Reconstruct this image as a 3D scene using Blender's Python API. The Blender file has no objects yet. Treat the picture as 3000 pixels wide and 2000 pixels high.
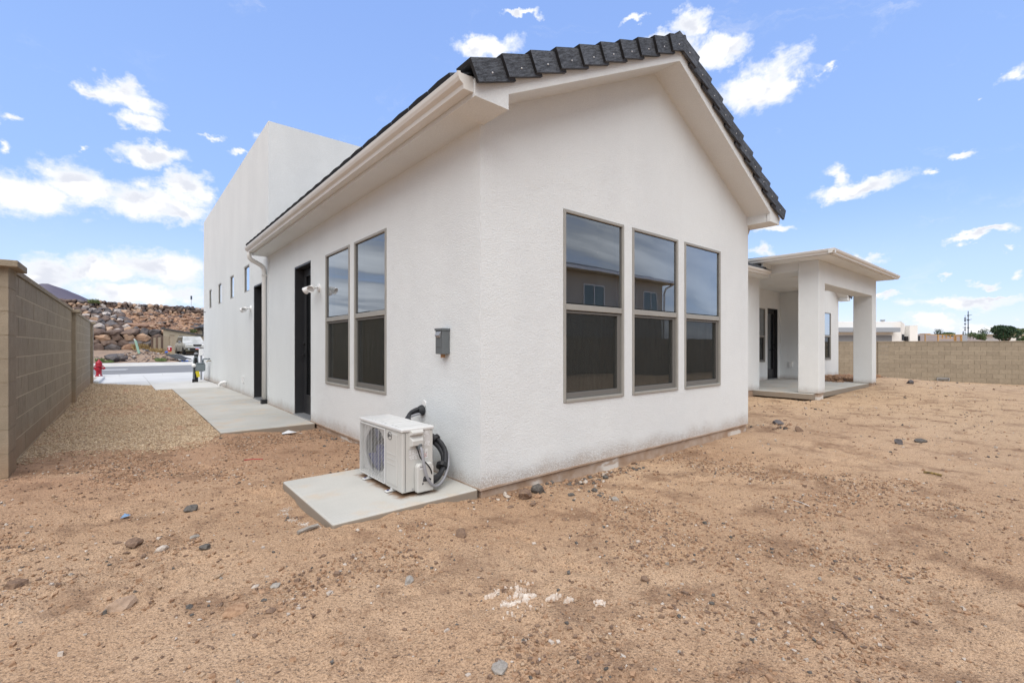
import bpy, bmesh, math, random
import numpy as np
from mathutils import Vector, Matrix
from mathutils.geometry import tessellate_polygon

rnd = random.Random(7)
rng = np.random.default_rng(7)
SC = bpy.context.scene
COL = SC.collection
RAD = math.radians

# ------------------------------------------------------------------ camera
F_PX, HZ = 1352.5, 1013.0
YAW = math.atan(1132 / F_PX)
FWD = (math.sin(YAW), math.cos(YAW)); RGT = (math.cos(YAW), -math.sin(YAW))
CAM_H = 1.12
cam = bpy.data.cameras.new('camera')
cam.sensor_width = 36; cam.lens = 36 * F_PX / 3000
cam.shift_y = 13 / 3000
cam.clip_start = 0.05; cam.clip_end = 9000
cam_o = bpy.data.objects.new('camera', cam)
cam_o.location = (0, 0, CAM_H); cam_o.rotation_euler = (RAD(90), 0, -YAW)
COL.objects.link(cam_o); SC.camera = cam_o

# ------------------------------------------------------------------ light
SUN_EL, SUN_AZ = RAD(57), RAD(222)          # azimuth from +Y towards +X
world = bpy.data.worlds.new('World'); SC.world = world; world.use_nodes = True
SKY_STR = 0.12
sun = bpy.data.lights.new('sun', 'SUN'); sun.energy = 1.5; sun.angle = RAD(75); sun.color = (1, .972, .94)
so = bpy.data.objects.new('sun', sun)
sd = Vector((math.sin(SUN_AZ) * math.cos(SUN_EL), math.cos(SUN_AZ) * math.cos(SUN_EL), math.sin(SUN_EL)))
so.rotation_euler = sd.to_track_quat('Z', 'Y').to_euler(); so.location = sd * 50
COL.objects.link(so)
SC.view_settings.view_transform = 'Standard'; SC.view_settings.look = 'None'
SC.view_settings.gamma = 1; SC.view_settings.use_curve_mapping = False
SC.view_settings.exposure = 1.39
SC.cycles.use_adaptive_sampling = True
SC.cycles.use_denoising = True
SC.cycles.max_bounces = 8; SC.cycles.transparent_max_bounces = 12


class NT:
    """small helper for node graphs"""
    def __init__(s, tree): s.t = tree; s.n = tree.nodes; s.l = tree.links
    def new(s, typ, **kw):
        n = s.n.new(typ)
        for k, v in kw.items(): setattr(n, k, v)
        return n
    def put(s, sock, v):
        if hasattr(v, 'is_output') or isinstance(v, bpy.types.NodeSocket): s.l.new(v, sock)
        else: sock.default_value = v
    def m(s, op, a, b=None, c=None, clamp=False):
        n = s.n.new('ShaderNodeMath'); n.operation = op; n.use_clamp = clamp
        s.put(n.inputs[0], a)
        if b is not None: s.put(n.inputs[1], b)
        if c is not None: s.put(n.inputs[2], c)
        return n.outputs[0]
    def v(s, op, a, b=None):
        n = s.n.new('ShaderNodeVectorMath'); n.operation = op
        s.put(n.inputs[0], a)
        if b is not None: s.put(n.inputs[1], b)
        return n.outputs['Value'] if op in ('LENGTH', 'DOT_PRODUCT', 'DISTANCE') else n.outputs[0]
    def mix(s, f, a, b, typ='MIX'):
        n = s.n.new('ShaderNodeMix'); n.data_type = 'RGBA'; n.blend_type = typ; n.clamp_factor = True
        s.put(n.inputs[0], f); s.put(n.inputs[6], a); s.put(n.inputs[7], b)
        return n.outputs[2]
    def ss(s, x, lo, hi, a=0., b=1.):
        n = s.n.new('ShaderNodeMapRange'); n.interpolation_type = 'SMOOTHSTEP'
        s.put(n.inputs[0], x); s.put(n.inputs[1], lo); s.put(n.inputs[2], hi); s.put(n.inputs[3], a); s.put(n.inputs[4], b)
        return n.outputs[0]
    def noise(s, vec, scale, detail=4, rough=.55, dist=0.):
        n = s.n.new('ShaderNodeTexNoise')
        s.put(n.inputs['Vector'], vec); s.put(n.inputs['Scale'], scale); s.put(n.inputs['Detail'], detail)
        s.put(n.inputs['Roughness'], rough); s.put(n.inputs['Distortion'], dist)
        return n.outputs['Fac']
    def voro(s, vec, scale, feat='F1', out='Distance'):
        n = s.n.new('ShaderNodeTexVoronoi'); n.feature = feat
        s.put(n.inputs['Vector'], vec); s.put(n.inputs['Scale'], scale)
        return n.outputs[out]


def px_dir(px, py):                          # photograph pixel (3000 wide) -> azimuth / elevation of the sky there
    u, w = (px - 1500) / F_PX, (HZ - py) / F_PX
    x, y = FWD[0] + RGT[0] * u, FWD[1] + RGT[1] * u
    return math.atan2(x, y), math.atan2(w, math.hypot(x, y)), math.hypot(x, y)

def build_sky():
    N = NT(world.node_tree); N.n.clear()
    tc = N.new('ShaderNodeTexCoord').outputs['Generated']
    sky = N.new('ShaderNodeTexSky'); sky.sky_type = 'NISHITA'; sky.sun_disc = False
    sky.sun_elevation = SUN_EL; sky.sun_rotation = SUN_AZ
    sky.air_density = 1.0; sky.dust_density = .6; sky.ozone_density = 2.0
    base = N.mix(1.0, sky.outputs[0], (SKY_TINT[0], SKY_TINT[1], SKY_TINT[2], 1), 'MULTIPLY')
    sep = N.new('ShaderNodeSeparateXYZ'); N.l.new(tc, sep.inputs[0])
    x, y, z = sep.outputs
    az = N.m('ARCTAN2', x, y)
    el = N.m('ARCSINE', z)
    # pale air towards the horizon
    rp = N.new('ShaderNodeValToRGB'); rp.color_ramp.interpolation = 'EASE'
    N.l.new(N.m('MULTIPLY', el, 1.25, clamp=True), rp.inputs[0])
    stops = [(0., (2.2, 2.48, 3.15)), (.14, (1.60, 2.12, 3.15)), (.34, (1.10, 1.72, 3.1)), (1., (.90, 1.46, 3.0))]
    while len(rp.color_ramp.elements) < len(stops): rp.color_ramp.elements.new(.5)
    for e_, (p_, c_) in zip(rp.color_ramp.elements, stops): e_.position = p_; e_.color = (*[q / 4. for q in c_], 1)
    air = N.v('MULTIPLY', rp.outputs[0], (4., 4., 4.))
    base = N.mix(.80, base, air)
    cmb = N.new('ShaderNodeCombineXYZ'); N.l.new(az, cmb.inputs[0]); N.l.new(el, cmb.inputs[1])
    ae = cmb.outputs[0]
    # clouds: where the cloud banks stand (azimuth, elevation, widths), in pixels of a 2352 wide view of them
    banks = [(285, 228, 92, 34), (310, 285, 60, 22), (235, 215, 60, 20), (350, 352, 84, 26), (60, 440, 150, 50), (205, 425, 120, 60),
             (330, 452, 160, 50), (430, 425, 60, 40), (420, 478, 70, 26), (130, 385, 25, 10), (100, 630, 120, 46), (240, 615, 90, 42), (370, 612, 120, 46),
             (320, 672, 190, 30), (480, 318, 34, 8), (594, 312, 18, 12), (545, 360, 26, 7), (1125, 112, 92, 30),
             (1520, 110, 75, 26), (1590, 62, 48, 34), (1645, 118, 80, 34), (1740, 198, 120, 60), (1815, 190, 50, 28), (1460, 60, 34, 10), (1960, 432, 122, 24),
             (1918, 400, 34, 26), (1905, 160, 26, 9), (2178, 371, 36, 10), (2128, 405, 22, 7), (2330, 178, 40, 20), (2250, 230, 14, 6),
             (2240, 541, 78, 11), (2330, 572, 26, 8), (1985, 585, 42, 15), (1780, 528, 52, 12), (2145, 640, 28, 8), (2250, 648, 34, 8),
             (2345, 632, 24, 12), (2030, 686, 52, 9), (2210, 697, 150, 15), (2150, 738, 75, 17), (2290, 745, 80, 16), (1750, 585, 26, 12), (1740, 700, 60, 25),
             (185, 330, 14, 6), (20, 280, 40, 12), (10, 335, 16, 14), (1190, 30, 40, 10), (2290, 680, 60, 8)]
    # billowing outlines: the bank shapes are looked up through a warped direction
    def warp(vec, scale, amp, seed):
        nn = N.new('ShaderNodeTexNoise'); N.put(nn.inputs['Vector'], N.v('ADD', vec, (seed, seed * .7, 0.))); nn.inputs['Scale'].default_value = scale
        nn.inputs['Detail'].default_value = 5; nn.inputs['Roughness'].default_value = .62
        return N.v('MULTIPLY', N.v('SUBTRACT', nn.outputs['Color'], (.5, .5, .5)), (amp * 1.5, amp, 0.))
    sv = N.v('MULTIPLY', ae, (1., 1.35, 0.))
    aw = N.v('ADD', ae, warp(sv, 9., WARP1, 1.3))
    aw = N.v('ADD', aw, warp(sv, 30., WARP2, 4.1))
    m = None
    for (cx, cy, rx, ry) in banks:
        a0, e0, h = px_dir(cx * 1.27551, cy * 1.27551)
        fx = rx * BANK * 1.27551 / F_PX / (h * h); fy = ry * BANK * 1.27551 / F_PX / h * math.cos(e0) ** 2
        d = N.v('SUBTRACT', aw, (a0, e0, 0.)); d = N.v('MULTIPLY', d, (1 / fx, 1 / fy, 0.))
        q = N.m('SUBTRACT', 1., N.v('LENGTH', d))
        q = N.m('MULTIPLY', q, min(1., .35 + rx / 90.))
        m = q if m is None else N.m('SMOOTH_MAX', m, q, .12)
    n1 = N.noise(sv, 16., 10, .66, .3)
    n2 = N.noise(N.v('ADD', sv, (3.1, .02, 0)), 11., 8, .60, .25)
    wis = N.noise(N.v('MULTIPLY', aw, (1., 2.4, 0.)), 4.2, 8, .66, .8)
    dens = N.m('ADD', m, N.m('MULTIPLY', N.m('SUBTRACT', n1, .5), 1.5))
    front = N.ss(dens, CLO, CHI)
    front = N.m('POWER', front, .85)
    body = N.ss(dens, .25, .85)
    wisp = N.m('MULTIPLY', N.ss(wis, .56, .84), .42)
    # the grey, streaky cover of the half of the sky behind the camera (it shows in the window panes)
    pl = N.v('MULTIPLY', tc, (1., 1., 0.))
    pl = N.v('SCALE', pl); N.n[-1].inputs['Scale'].default_value = 1
    N.l.new(N.m('DIVIDE', 1., N.m('ADD', N.m('MAXIMUM', z, 0.), .16)), N.n[-3].inputs['Scale'] if False else pl.node.inputs['Scale'])
    sw = N.noise(N.v('MULTIPLY', pl, (.55, 1.5, 1.)), 1.0, 7, .58, .5)
    dotf = N.v('DOT_PRODUCT', tc, (FWD[0], FWD[1], .0))
    rear = N.ss(dotf, .45, .0)
    left = N.ss(x, -.12, -.35)
    rear = N.m('MAXIMUM', rear, N.m('MULTIPLY', left, 1.))
    rc = N.m('MULTIPLY', N.ss(sw, .18, .52), rear)
    ccol = N.mix(body, (.93, .97, 1.06, 1), (1.16, 1.15, 1.13, 1))
    under = N.m('SUBTRACT', N.noise(N.v('ADD', sv, (0, .030, 0)), 13., 4, .5, .25), N.noise(N.v('ADD', sv, (0, -.012, 0)), 13., 4, .5, .25))
    shade = N.ss(under, -.05, .10)
    ccol = N.mix(N.m('MULTIPLY', shade, N.m('MULTIPLY', body, .75)), ccol, (.66, .70, .82, 1))
    gcol = N.mix(N.ss(sw, .36, .68), (.26, .295, .36, 1), (.80, .83, .88, 1))
    sk = N.new('ShaderNodeBackground'); N.l.new(base, sk.inputs[0]); sk.inputs[1].default_value = SKY_STR
    def bg(c, st=1.0):
        b = N.new('ShaderNodeBackground'); N.put(b.inputs[0], c); b.inputs[1].default_value = st; return b.outputs[0]
    def mx(f, a, b):
        q = N.new('ShaderNodeMixShader'); N.put(q.inputs[0], f); N.l.new(a, q.inputs[1]); N.l.new(b, q.inputs[2]); return q.outputs[0]
    s = mx(rc, sk.outputs[0], bg(gcol, CLOUD_STR))
    s = mx(wisp, s, bg((1.0, 1.0, 1.03, 1), CLOUD_STR))
    s = mx(front, s, bg(ccol, CLOUD_STR))
    out = N.new('ShaderNodeOutputWorld'); N.l.new(s, out.inputs[0])
BANK = 1.15; WARP1 = .075; WARP2 = .032; CLO = .0; CHI = .58
SKY_TINT = (.92, .92, 1.06)
HAZE_C = (1.93, 2.36, 3.2)
CLOUD_STR = .39
build_sky()
world.cycles.sampling_method = 'MANUAL'; world.cycles.sample_map_resolution = 1024

# ------------------------------------------------------------------ materials
def mat(name, c, rough=.75, c2=None, vs=6., vamt=.5, bump=0., bs=60., bd=.01, metal=0., spec=.4, rand=0., bump2=0., bs2=8., stretch=(1, 1, 1), fine=0., detail=5):
    m = bpy.data.materials.new(name); m.use_nodes = True
    N = NT(m.node_tree); b = m.node_tree.nodes['Principled BSDF']
    pos = N.new('ShaderNodeNewGeometry').outputs['Position']
    if stretch != (1, 1, 1): pos = N.v('MULTIPLY', pos, stretch)
    col = (c[0], c[1], c[2], 1)
    if c2 is not None:
        f = N.ss(N.noise(pos, vs, detail), .5 - vamt * .5, .5 + vamt * .5)
        col = N.mix(f, col, (c2[0], c2[1], c2[2], 1))
    if fine:
        f = N.noise(pos, 220., 2, .6)
        col = N.mix(1.0, col, N.mix(f, (1 - fine, 1 - fine, 1 - fine, 1), (1 + fine, 1 + fine, 1 + fine, 1)), 'MULTIPLY')
    if rand:
        r = N.new('ShaderNodeObjectInfo').outputs['Random']
        k = N.m('MULTIPLY_ADD', r, 2 * rand, 1 - rand)
        cm = N.new('ShaderNodeCombineXYZ')
        for i in range(3): N.l.new(k, cm.inputs[i])
        col = N.mix(1.0, col, cm.outputs[0], 'MULTIPLY')
    N.put(b.inputs['Base Color'], col)
    b.inputs['Roughness'].default_value = rough; b.inputs['Metallic'].default_value = metal
    b.inputs['Specular IOR Level'].default_value = spec
    nrm = None
    if bump:
        bn = N.new('ShaderNodeBump'); bn.inputs['Strength'].default_value = bump; bn.inputs['Distance'].default_value = bd
        N.l.new(N.noise(pos, bs, 3, .6), bn.inputs['Height']); nrm = bn.outputs[0]
    if bump2:
        bn = N.new('ShaderNodeBump'); bn.inputs['Strength'].default_value = bump2; bn.inputs['Distance'].default_value = bd * 3
        N.l.new(N.noise(pos, bs2, 4, .55), bn.inputs['Height'])
        if nrm: N.l.new(nrm, bn.inputs['Normal'])
        nrm = bn.outputs[0]
    if nrm: N.l.new(nrm, b.inputs['Normal'])
    return m

def tile_mat():
    m = bpy.data.materials.new('charcoal_roof_tile'); m.use_nodes = True
    N = NT(m.node_tree); b = m.node_tree.nodes['Principled BSDF']
    pos = N.new('ShaderNodeTexCoord').outputs['Object']
    oi = N.new('ShaderNodeObjectInfo').outputs['Random']
    cx = N.new('ShaderNodeCombineXYZ'); N.l.new(N.m('MULTIPLY', oi, 37.), cx.inputs[1])
    p = N.v('ADD', pos, cx.outputs[0])
    st = N.noise(N.v('MULTIPLY', p, (1.2, 9., 9.)), 9., 6, .75)
    gr = N.noise(p, 150., 2, .7)
    c = N.mix(N.ss(st, .38, .62), (.020, .023, .030, 1), (.095, .108, .130, 1))
    c = N.mix(N.m('MULTIPLY', N.ss(gr, .55, .70), .35), c, (.17, .185, .21, 1))
    c = N.mix(N.m('MULTIPLY', N.ss(gr, .48, .36), .6), c, (.010, .011, .014, 1))
    k = N.m('MULTIPLY_ADD', oi, .35, .82); cm = N.new('ShaderNodeCombineXYZ')
    for i in range(3): N.l.new(k, cm.inputs[i])
    c = N.mix(1.0, c, cm.outputs[0], 'MULTIPLY')
    # cut ends are plain dark concrete
    g = N.new('ShaderNodeVectorTransform'); g.vector_type = 'NORMAL'; g.convert_from = 'WORLD'; g.convert_to = 'OBJECT'
    N.l.new(N.new('ShaderNodeNewGeometry').outputs['True Normal'], g.inputs[0])
    sx = N.new('ShaderNodeSeparateXYZ'); N.l.new(g.outputs[0], sx.inputs[0])
    c = N.mix(N.m('GREATER_THAN', N.m('ABSOLUTE', sx.outputs[0]), .8), c, (.014, .015, .018, 1))
    N.put(b.inputs['Base Color'], c); b.inputs['Roughness'].default_value = .8
    bp = N.new('ShaderNodeBump'); bp.inputs['Strength'].default_value = .6; bp.inputs['Distance'].default_value = .006
    N.l.new(st, bp.inputs['Height']); N.l.new(bp.outputs[0], b.inputs['Normal'])
    return m

def block_mat():
    m = mat('tan_block', (.345, .292, .220), .93, c2=(.290, .243, .182), vs=11., bump=1., bs=90., bd=.008, rand=.07, spec=.15, fine=.42)
    N = NT(m.node_tree); b = m.node_tree.nodes['Principled BSDF']
    col = b.inputs['Base Color'].links[0].from_socket
    pos = N.new('ShaderNodeNewGeometry').outputs['Position']
    sx = N.new('ShaderNodeSeparateXYZ'); N.l.new(pos, sx.inputs[0])
    pale = N.ss(N.noise(N.v('MULTIPLY', pos, (1, 1, 2.2)), 1.7, 6, .65), .58, .76)
    col = N.mix(N.m('MULTIPLY', pale, .30), col, (.46, .40, .31, 1))
    rn = N.ss(N.noise(N.v('MULTIPLY', pos, (6, 6, .5)), 1., 4, .6), .55, .75)
    col = N.mix(N.m('MULTIPLY', rn, .20), col, (.17, .13, .09, 1))
    lowx = N.m('MULTIPLY', N.ss(N.m('ADD', sx.outputs[2], N.m('MULTIPLY', N.noise(pos, 4., 4), -.3)), .22, -.15), N.ss(sx.outputs[0], 5., 2.))
    col = N.mix(N.m('MULTIPLY', lowx, .45), col, (.40, .25, .15, 1))
    N.put(b.inputs['Base Color'], col)
    return m

def stucco_mat(name, c, dirt=True):
    m = bpy.data.materials.new(name); m.use_nodes = True
    N = NT(m.node_tree); b = m.node_tree.nodes['Principled BSDF']
    pos = N.new('ShaderNodeNewGeometry').outputs['Position']
    big = N.noise(N.v('MULTIPLY', pos, (1, 1, .45)), 1.3, 5, .6)
    col = N.mix(N.ss(big, .3, .7), (c[0] * .955, c[1] * .955, c[2] * .96, 1), (c[0] * 1.02, c[1] * 1.02, c[2] * 1.02, 1))
    grain = N.noise(pos, 170., 2, .7)
    col = N.mix(N.m('MULTIPLY', N.ss(grain, .62, .40), .26), col, (c[0] * .62, c[1] * .61, c[2] * .6, 1))
    # faint run-off streaks
    st = N.noise(N.v('MULTIPLY', pos, (9., 9., .35)), 1., 4, .6)
    col = N.mix(N.m('MULTIPLY', N.ss(st, .60, .80), .05), col, (.52, .50, .46, 1))
    if dirt:
        z = N.new('ShaderNodeSeparateXYZ'); N.l.new(pos, z.inputs[0])
        up = N.m('ADD', z.outputs[2], N.m('MULTIPLY', N.noise(pos, 3.5, 4), -.18))
        hi = N.ss(up, .10, -.10)
        sp = N.ss(N.noise(pos, 95., 3, .75), .66, .42)
        col = N.mix(N.m('MULTIPLY', N.m('MULTIPLY', hi, sp), .68), col, (.30, .25, .21, 1))
        col = N.mix(N.m('MULTIPLY', N.ss(up, .02, -.14), .40), col, (.50, .40, .32, 1))
    N.put(b.inputs['Base Color'], col)
    b.inputs['Roughness'].default_value = .92; b.inputs['Specular IOR Level'].default_value = .15
    b1 = N.new('ShaderNodeBump'); b1.inputs['Strength'].default_value = .85; b1.inputs['Distance'].default_value = .008
    N.l.new(N.noise(pos, 88., 3, .66), b1.inputs['Height'])
    b2 = N.new('ShaderNodeBump'); b2.inputs['Strength'].default_value = .35; b2.inputs['Distance'].default_value = .02
    N.l.new(N.noise(pos, 5., 3, .5), b2.inputs['Height']); N.l.new(b1.outputs[0], b2.inputs['Normal'])
    N.l.new(b2.outputs[0], b.inputs['Normal'])
    return m

def glass_mat(name, tint=(.66, .72, .70), refl=.27, gain=1.7):
    m = bpy.data.materials.new(name); m.use_nodes = True
    N = NT(m.node_tree); N.n.clear()
    out = N.new('ShaderNodeOutputMaterial')
    tr = N.new('ShaderNodeBsdfTransparent'); tr.inputs[0].default_value = (*tint, 1)
    gl = N.new('ShaderNodeBsdfGlossy'); gl.inputs[0].default_value = (.90, .95, 1., 1); gl.inputs['Roughness'].default_value = .004
    pos = N.new('ShaderNodeNewGeometry').outputs['Position']
    bp = N.new('ShaderNodeBump'); bp.inputs['Strength'].default_value = .05; bp.inputs['Distance'].default_value = .02
    N.l.new(N.noise(pos, 1.4, 2, .5), bp.inputs['Height']); N.l.new(bp.outputs[0], gl.inputs['Normal'])
    fr = N.new('ShaderNodeFresnel'); fr.inputs[0].default_value = 1.5
    f = N.m('MULTIPLY_ADD', fr.outputs[0], gain, refl, clamp=True)
    mx = N.new('ShaderNodeMixShader'); N.l.new(f, mx.inputs[0]); N.l.new(tr.outputs[0], mx.inputs[1]); N.l.new(gl.outputs[0], mx.inputs[2])
    N.l.new(mx.outputs[0], out.inputs[0])
    return m

def screen_mat(name):
    m = bpy.data.materials.new(name); m.use_nodes = True
    N = NT(m.node_tree); N.n.clear()
    out = N.new('ShaderNodeOutputMaterial')
    tr = N.new('ShaderNodeBsdfTransparent')
    df = N.new('ShaderNodeBsdfDiffuse'); df.inputs[0].default_value = (.040, .041, .037, 1)
    pos = N.new('ShaderNodeNewGeometry').outputs['Position']
    w = N.noise(N.v('MULTIPLY', pos, (30, 30, 4)), 1., 3, .6)
    f = N.m('MULTIPLY_ADD', N.ss(w, .2, .8), .12, .47)
    mx = N.new('ShaderNodeMixShader'); N.l.new(f, mx.inputs[0]); N.l.new(tr.outputs[0], mx.inputs[1]); N.l.new(df.outputs[0], mx.inputs[2])
    N.l.new(mx.outputs[0], out.inputs[0])
    return m

M = {}
M['stucco'] = stucco_mat('white_stucco', (.765, .792, .795))
M['stucco_far'] = mat('white_stucco_far', (.80, .79, .77), .9, spec=.15, c2=(.74, .73, .70), vs=.6)
M['trim'] = mat('painted_metal_trim', (.70, .69, .665), .42, c2=(.66, .65, .62), vs=3.)
M['frame'] = mat('taupe_window_frame', (.335, .325, .295), .45, c2=(.305, .295, .27), vs=9.)
M['sash'] = mat('grey_sash', (.15, .145, .135), .5)
M['glass'] = glass_mat('window_glass')
M['screen'] = screen_mat('insect_screen')
M['inside'] = mat('interior_wall', (.82, .81, .78), .9)
M['inside_floor'] = mat('interior_floor', (.22, .18, .14), .6)
M['door'] = mat('charcoal_paint', (.022, .023, .026), .38, c2=(.03, .03, .032), vs=5., spec=.5)
M['door_glass'] = glass_mat('door_glass', (.25, .27, .26), .10, 1.2)
M['black'] = mat('black_plastic', (.012, .012, .014), .5)
M['white_pl'] = mat('white_plastic', (.76, .76, .75), .35)
M['tile'] = tile_mat()
M['tile_edge'] = mat('tile_edge', (.018, .019, .022), .85, bump=.5, bs=80.)
M['nail'] = mat('nail_head', (.75, .76, .78), .35)
M['found'] = mat('stained_footing', (.46, .37, .30), .9, c2=(.34, .23, .155), vs=7., vamt=.5, bump=.5, bs=45., fine=.35)
N_ = NT(M['found'].node_tree); b_ = M['found'].node_tree.nodes['Principled BSDF']; c_ = b_.inputs['Base Color'].links[0].from_socket
p_ = N_.new('ShaderNodeNewGeometry').outputs['Position']; x_ = N_.new('ShaderNodeSeparateXYZ'); N_.l.new(p_, x_.inputs[0])
f_ = N_.ss(N_.m('ADD', x_.outputs[2], N_.m('MULTIPLY', N_.m('SUBTRACT', N_.noise(N_.v('MULTIPLY', p_, (1, 1, 3)), 3.2, 5, .6), .5), .22)), -.045, -.065)
f_ = N_.m('MULTIPLY', f_, N_.ss(N_.noise(p_, 1.25, 3, .6), .50, .56))
N_.put(b_.inputs['Base Color'], N_.mix(N_.m('MULTIPLY', f_, .85), c_, (.66, .64, .60, 1)))
M['block'] = block_mat()
M['mortar'] = mat('pale_mortar', (.36, .29, .205), .95, spec=.1)
M['mortar_dark'] = mat('shadowed_mortar', (.15, .115, .08), .95, spec=.1)
M['mortar_pale'] = mat('fresh_mortar', (.50, .42, .31), .95, spec=.1)
M['asphalt'] = mat('asphalt', (.20, .20, .205), .9, c2=(.235, .235, .235), vs=1.2, spec=.2)
M['paint'] = mat('road_paint', (.70, .70, .68), .7)
M['conc_pale'] = mat('pale_concrete', (.60, .59, .57), .85, c2=(.53, .52, .49), vs=1.1, bump=.15, spec=.2)
M['red'] = mat('hydrant_red', (.34, .012, .028), .32, c2=(.28, .01, .022), vs=8.)
M['yellow'] = mat('yellow_tag', (.55, .46, .02), .5)
M['grey_metal'] = mat('grey_meter_paint', (.17, .20, .215), .42, c2=(.14, .17, .18), vs=10.)
M['brass'] = mat('dull_brass', (.28, .22, .12), .4, metal=.6)
M['galv'] = mat('galvanised', (.36, .37, .38), .4, metal=.5)
M['ac'] = mat('beige_enamel', (.54, .535, .51), .38, c2=(.51, .505, .48), vs=4., spec=.4)
M['ac_lid'] = mat('white_enamel', (.62, .62, .61), .33, c2=(.57, .57, .56), vs=6.)
M['fan'] = mat('navy_fan', (.018, .026, .13), .35)
M['dark_in'] = mat('interior_shade', (.006, .006, .009), .8)
M['ins'] = mat('black_insulation', (.018, .019, .022), .6, c2=(.035, .036, .04), vs=30., bump=.4, bs=60.)
M['conduit'] = mat('grey_conduit', (.28, .28, .30), .45)
M['box_grey'] = mat('outlet_grey', (.125, .138, .145), .42)
M['rust'] = mat('rust_stain', (.33, .19, .10), .9)
M['ink'] = mat('ink', (.03, .03, .035), .6)
M['label_white'] = mat('label_white', (.66, .66, .66), .5)
M['label_red'] = mat('label_red', (.55, .03, .03), .5)
M['wood'] = mat('framing_timber', (.55, .34, .15), .8, c2=(.45, .26, .10), vs=3.)
M['beige'] = mat('beige_stucco', (.40, .345, .265), .9, c2=(.37, .32, .24), vs=2., spec=.15)
M['beige2'] = mat('greige_stucco', (.47, .42, .35), .9, c2=(.43, .38, .31), vs=1., spec=.15)
M['roof_dark'] = mat('dark_roof', (.05, .052, .058), .8, c2=(.09, .09, .095), vs=6.)
M['roof_brown'] = mat('brown_shingle_roof', (.26, .205, .175), .9, c2=(.21, .165, .145), vs=2.)
M['garage_grey'] = mat('grey_garage_door', (.22, .23, .245), .6)
M['awning'] = mat('grey_band', (.30, .33, .37), .6)
M['bark'] = mat('bark', (.09, .06, .04), .9)
M['leaf_dark'] = mat('leaf_dark', (.018, .045, .022), .7, c2=(.04, .08, .035), vs=.8, rand=.1)
M['leaf_mid'] = mat('leaf_mid', (.05, .095, .03), .7, c2=(.10, .15, .05), vs=.8)
M['leaf_pale'] = mat('leaf_pale', (.085, .12, .04), .7, c2=(.14, .17, .07), vs=.8)
M['grass'] = mat('green_grass', (.10, .17, .05), .8, c2=(.17, .22, .08), vs=6.)
M['dry'] = mat('dry_grass', (.34, .25, .12), .9, c2=(.26, .18, .08), vs=6.)
M['pole_blue'] = mat('weathered_pole', (.075, .10, .135), .7)
M['rock_red'] = mat('rock_red', (.38, .25, .175), .92, c2=(.22, .125, .085), vs=1.6, bump=.8, bs=6., bd=.08, fine=.2, spec=.15, rand=.12)
M['rock_dark'] = mat('rock_dark', (.085, .082, .088), .92, c2=(.17, .15, .145), vs=1.3, bump=.8, bs=6., bd=.08, fine=.2, spec=.15, rand=.15)
M['rock_tan'] = mat('rock_tan', (.46, .34, .25), .92, c2=(.34, .22, .15), vs=1.6, bump=.8, bs=6., bd=.08, fine=.2, spec=.15, rand=.12)
M['rock_pale'] = mat('rock_pale', (.52, .47, .43), .92, c2=(.30, .26, .24), vs=2.2, bump=.8, bs=6., bd=.08, fine=.2, spec=.15, rand=.12)
M['rock_brown'] = mat('rock_brown', (.20, .145, .115), .92, c2=(.12, .09, .08), vs=1.8, bump=.8, bs=6., bd=.08, fine=.2, spec=.15, rand=.12)
M['joint_dark'] = mat('dark_gap_shade', (.020, .014, .011), 1., spec=.0)  # near-black sheet colour: the shade in the gaps between boulders, painted
M['st_dark'] = mat('stone_charcoal', (.066, .060, .055), .9, c2=(.14, .125, .11), vs=70., fine=.3)
M['st_brown'] = mat('stone_brown', (.23, .15, .10), .95, c2=(.14, .09, .065), vs=60., fine=.3, bump=.6, bs=90., bd=.006)
M['st_clod'] = mat('dirt_clod', (.42, .27, .172), 1., c2=(.22, .13, .08), vs=50., spec=.05)
M['st_pale'] = mat('stone_pale', (.52, .46, .40), .85, c2=(.40, .33, .27), vs=50., fine=.25)
M['st_grey'] = mat('stone_grey', (.25, .225, .195), .9, c2=(.36, .325, .285), vs=60., fine=.3)
M['st_tan'] = mat('stone_tan', (.46, .335, .225), .9, c2=(.27, .18, .115), vs=55., fine=.25)
M['chalk'] = mat('white_plaster_crumb', (.68, .62, .55), .95, c2=(.48, .36, .27), vs=40., fine=.2, bump=.5, bs=100., bd=.004)
for i, c in enumerate([(.52, .395, .265), (.40, .285, .18), (.62, .495, .345), (.27, .19, .125), (.46, .355, .25)]):
    M['gv%d' % i] = mat('gravel_%d' % i, c, .85, spec=.25)
M['tarp'] = mat('black_weed_cloth', (.055, .058, .058), .7, c2=(.03, .03, .03), vs=4., bump=.4, bs=5., bd=.05)
M['blue'] = mat('blue_plastic', (.04, .12, .50), .5)
M['pvc_green'] = mat('pale_green_pipe', (.30, .46, .36), .5)
M['car'] = mat('champagne_car_paint', (.58, .58, .56), .22, c2=(.34, .34, .31), vs=2., spec=.6)
M['chrome'] = mat('chrome', (.7, .7, .72), .15, metal=1.)
M['tyre'] = mat('tyre_rubber', (.015, .015, .015), .85)
M['lamp'] = mat('headlamp', (.55, .58, .60), .12, spec=.8)
M['plate_o'] = mat('plate_orange', (.75, .22, .10), .5)
M['plate_b'] = mat('plate_blue', (.25, .38, .75), .5)
M['windscreen'] = mat('windscreen_sunshade', (.26, .38, .42), .12, c2=(.12, .17, .20), vs=2.2, spec=.8)
M['car_glass'] = mat('car_side_glass', (.02, .022, .026), .08, spec=.8)
M['cooler'] = mat('red_cooler', (.42, .015, .025), .4)
M['mount'] = mat('purple_grey_hill', (.115, .105, .145), 1., c2=(.15, .135, .165), vs=.012, spec=0.)

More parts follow.
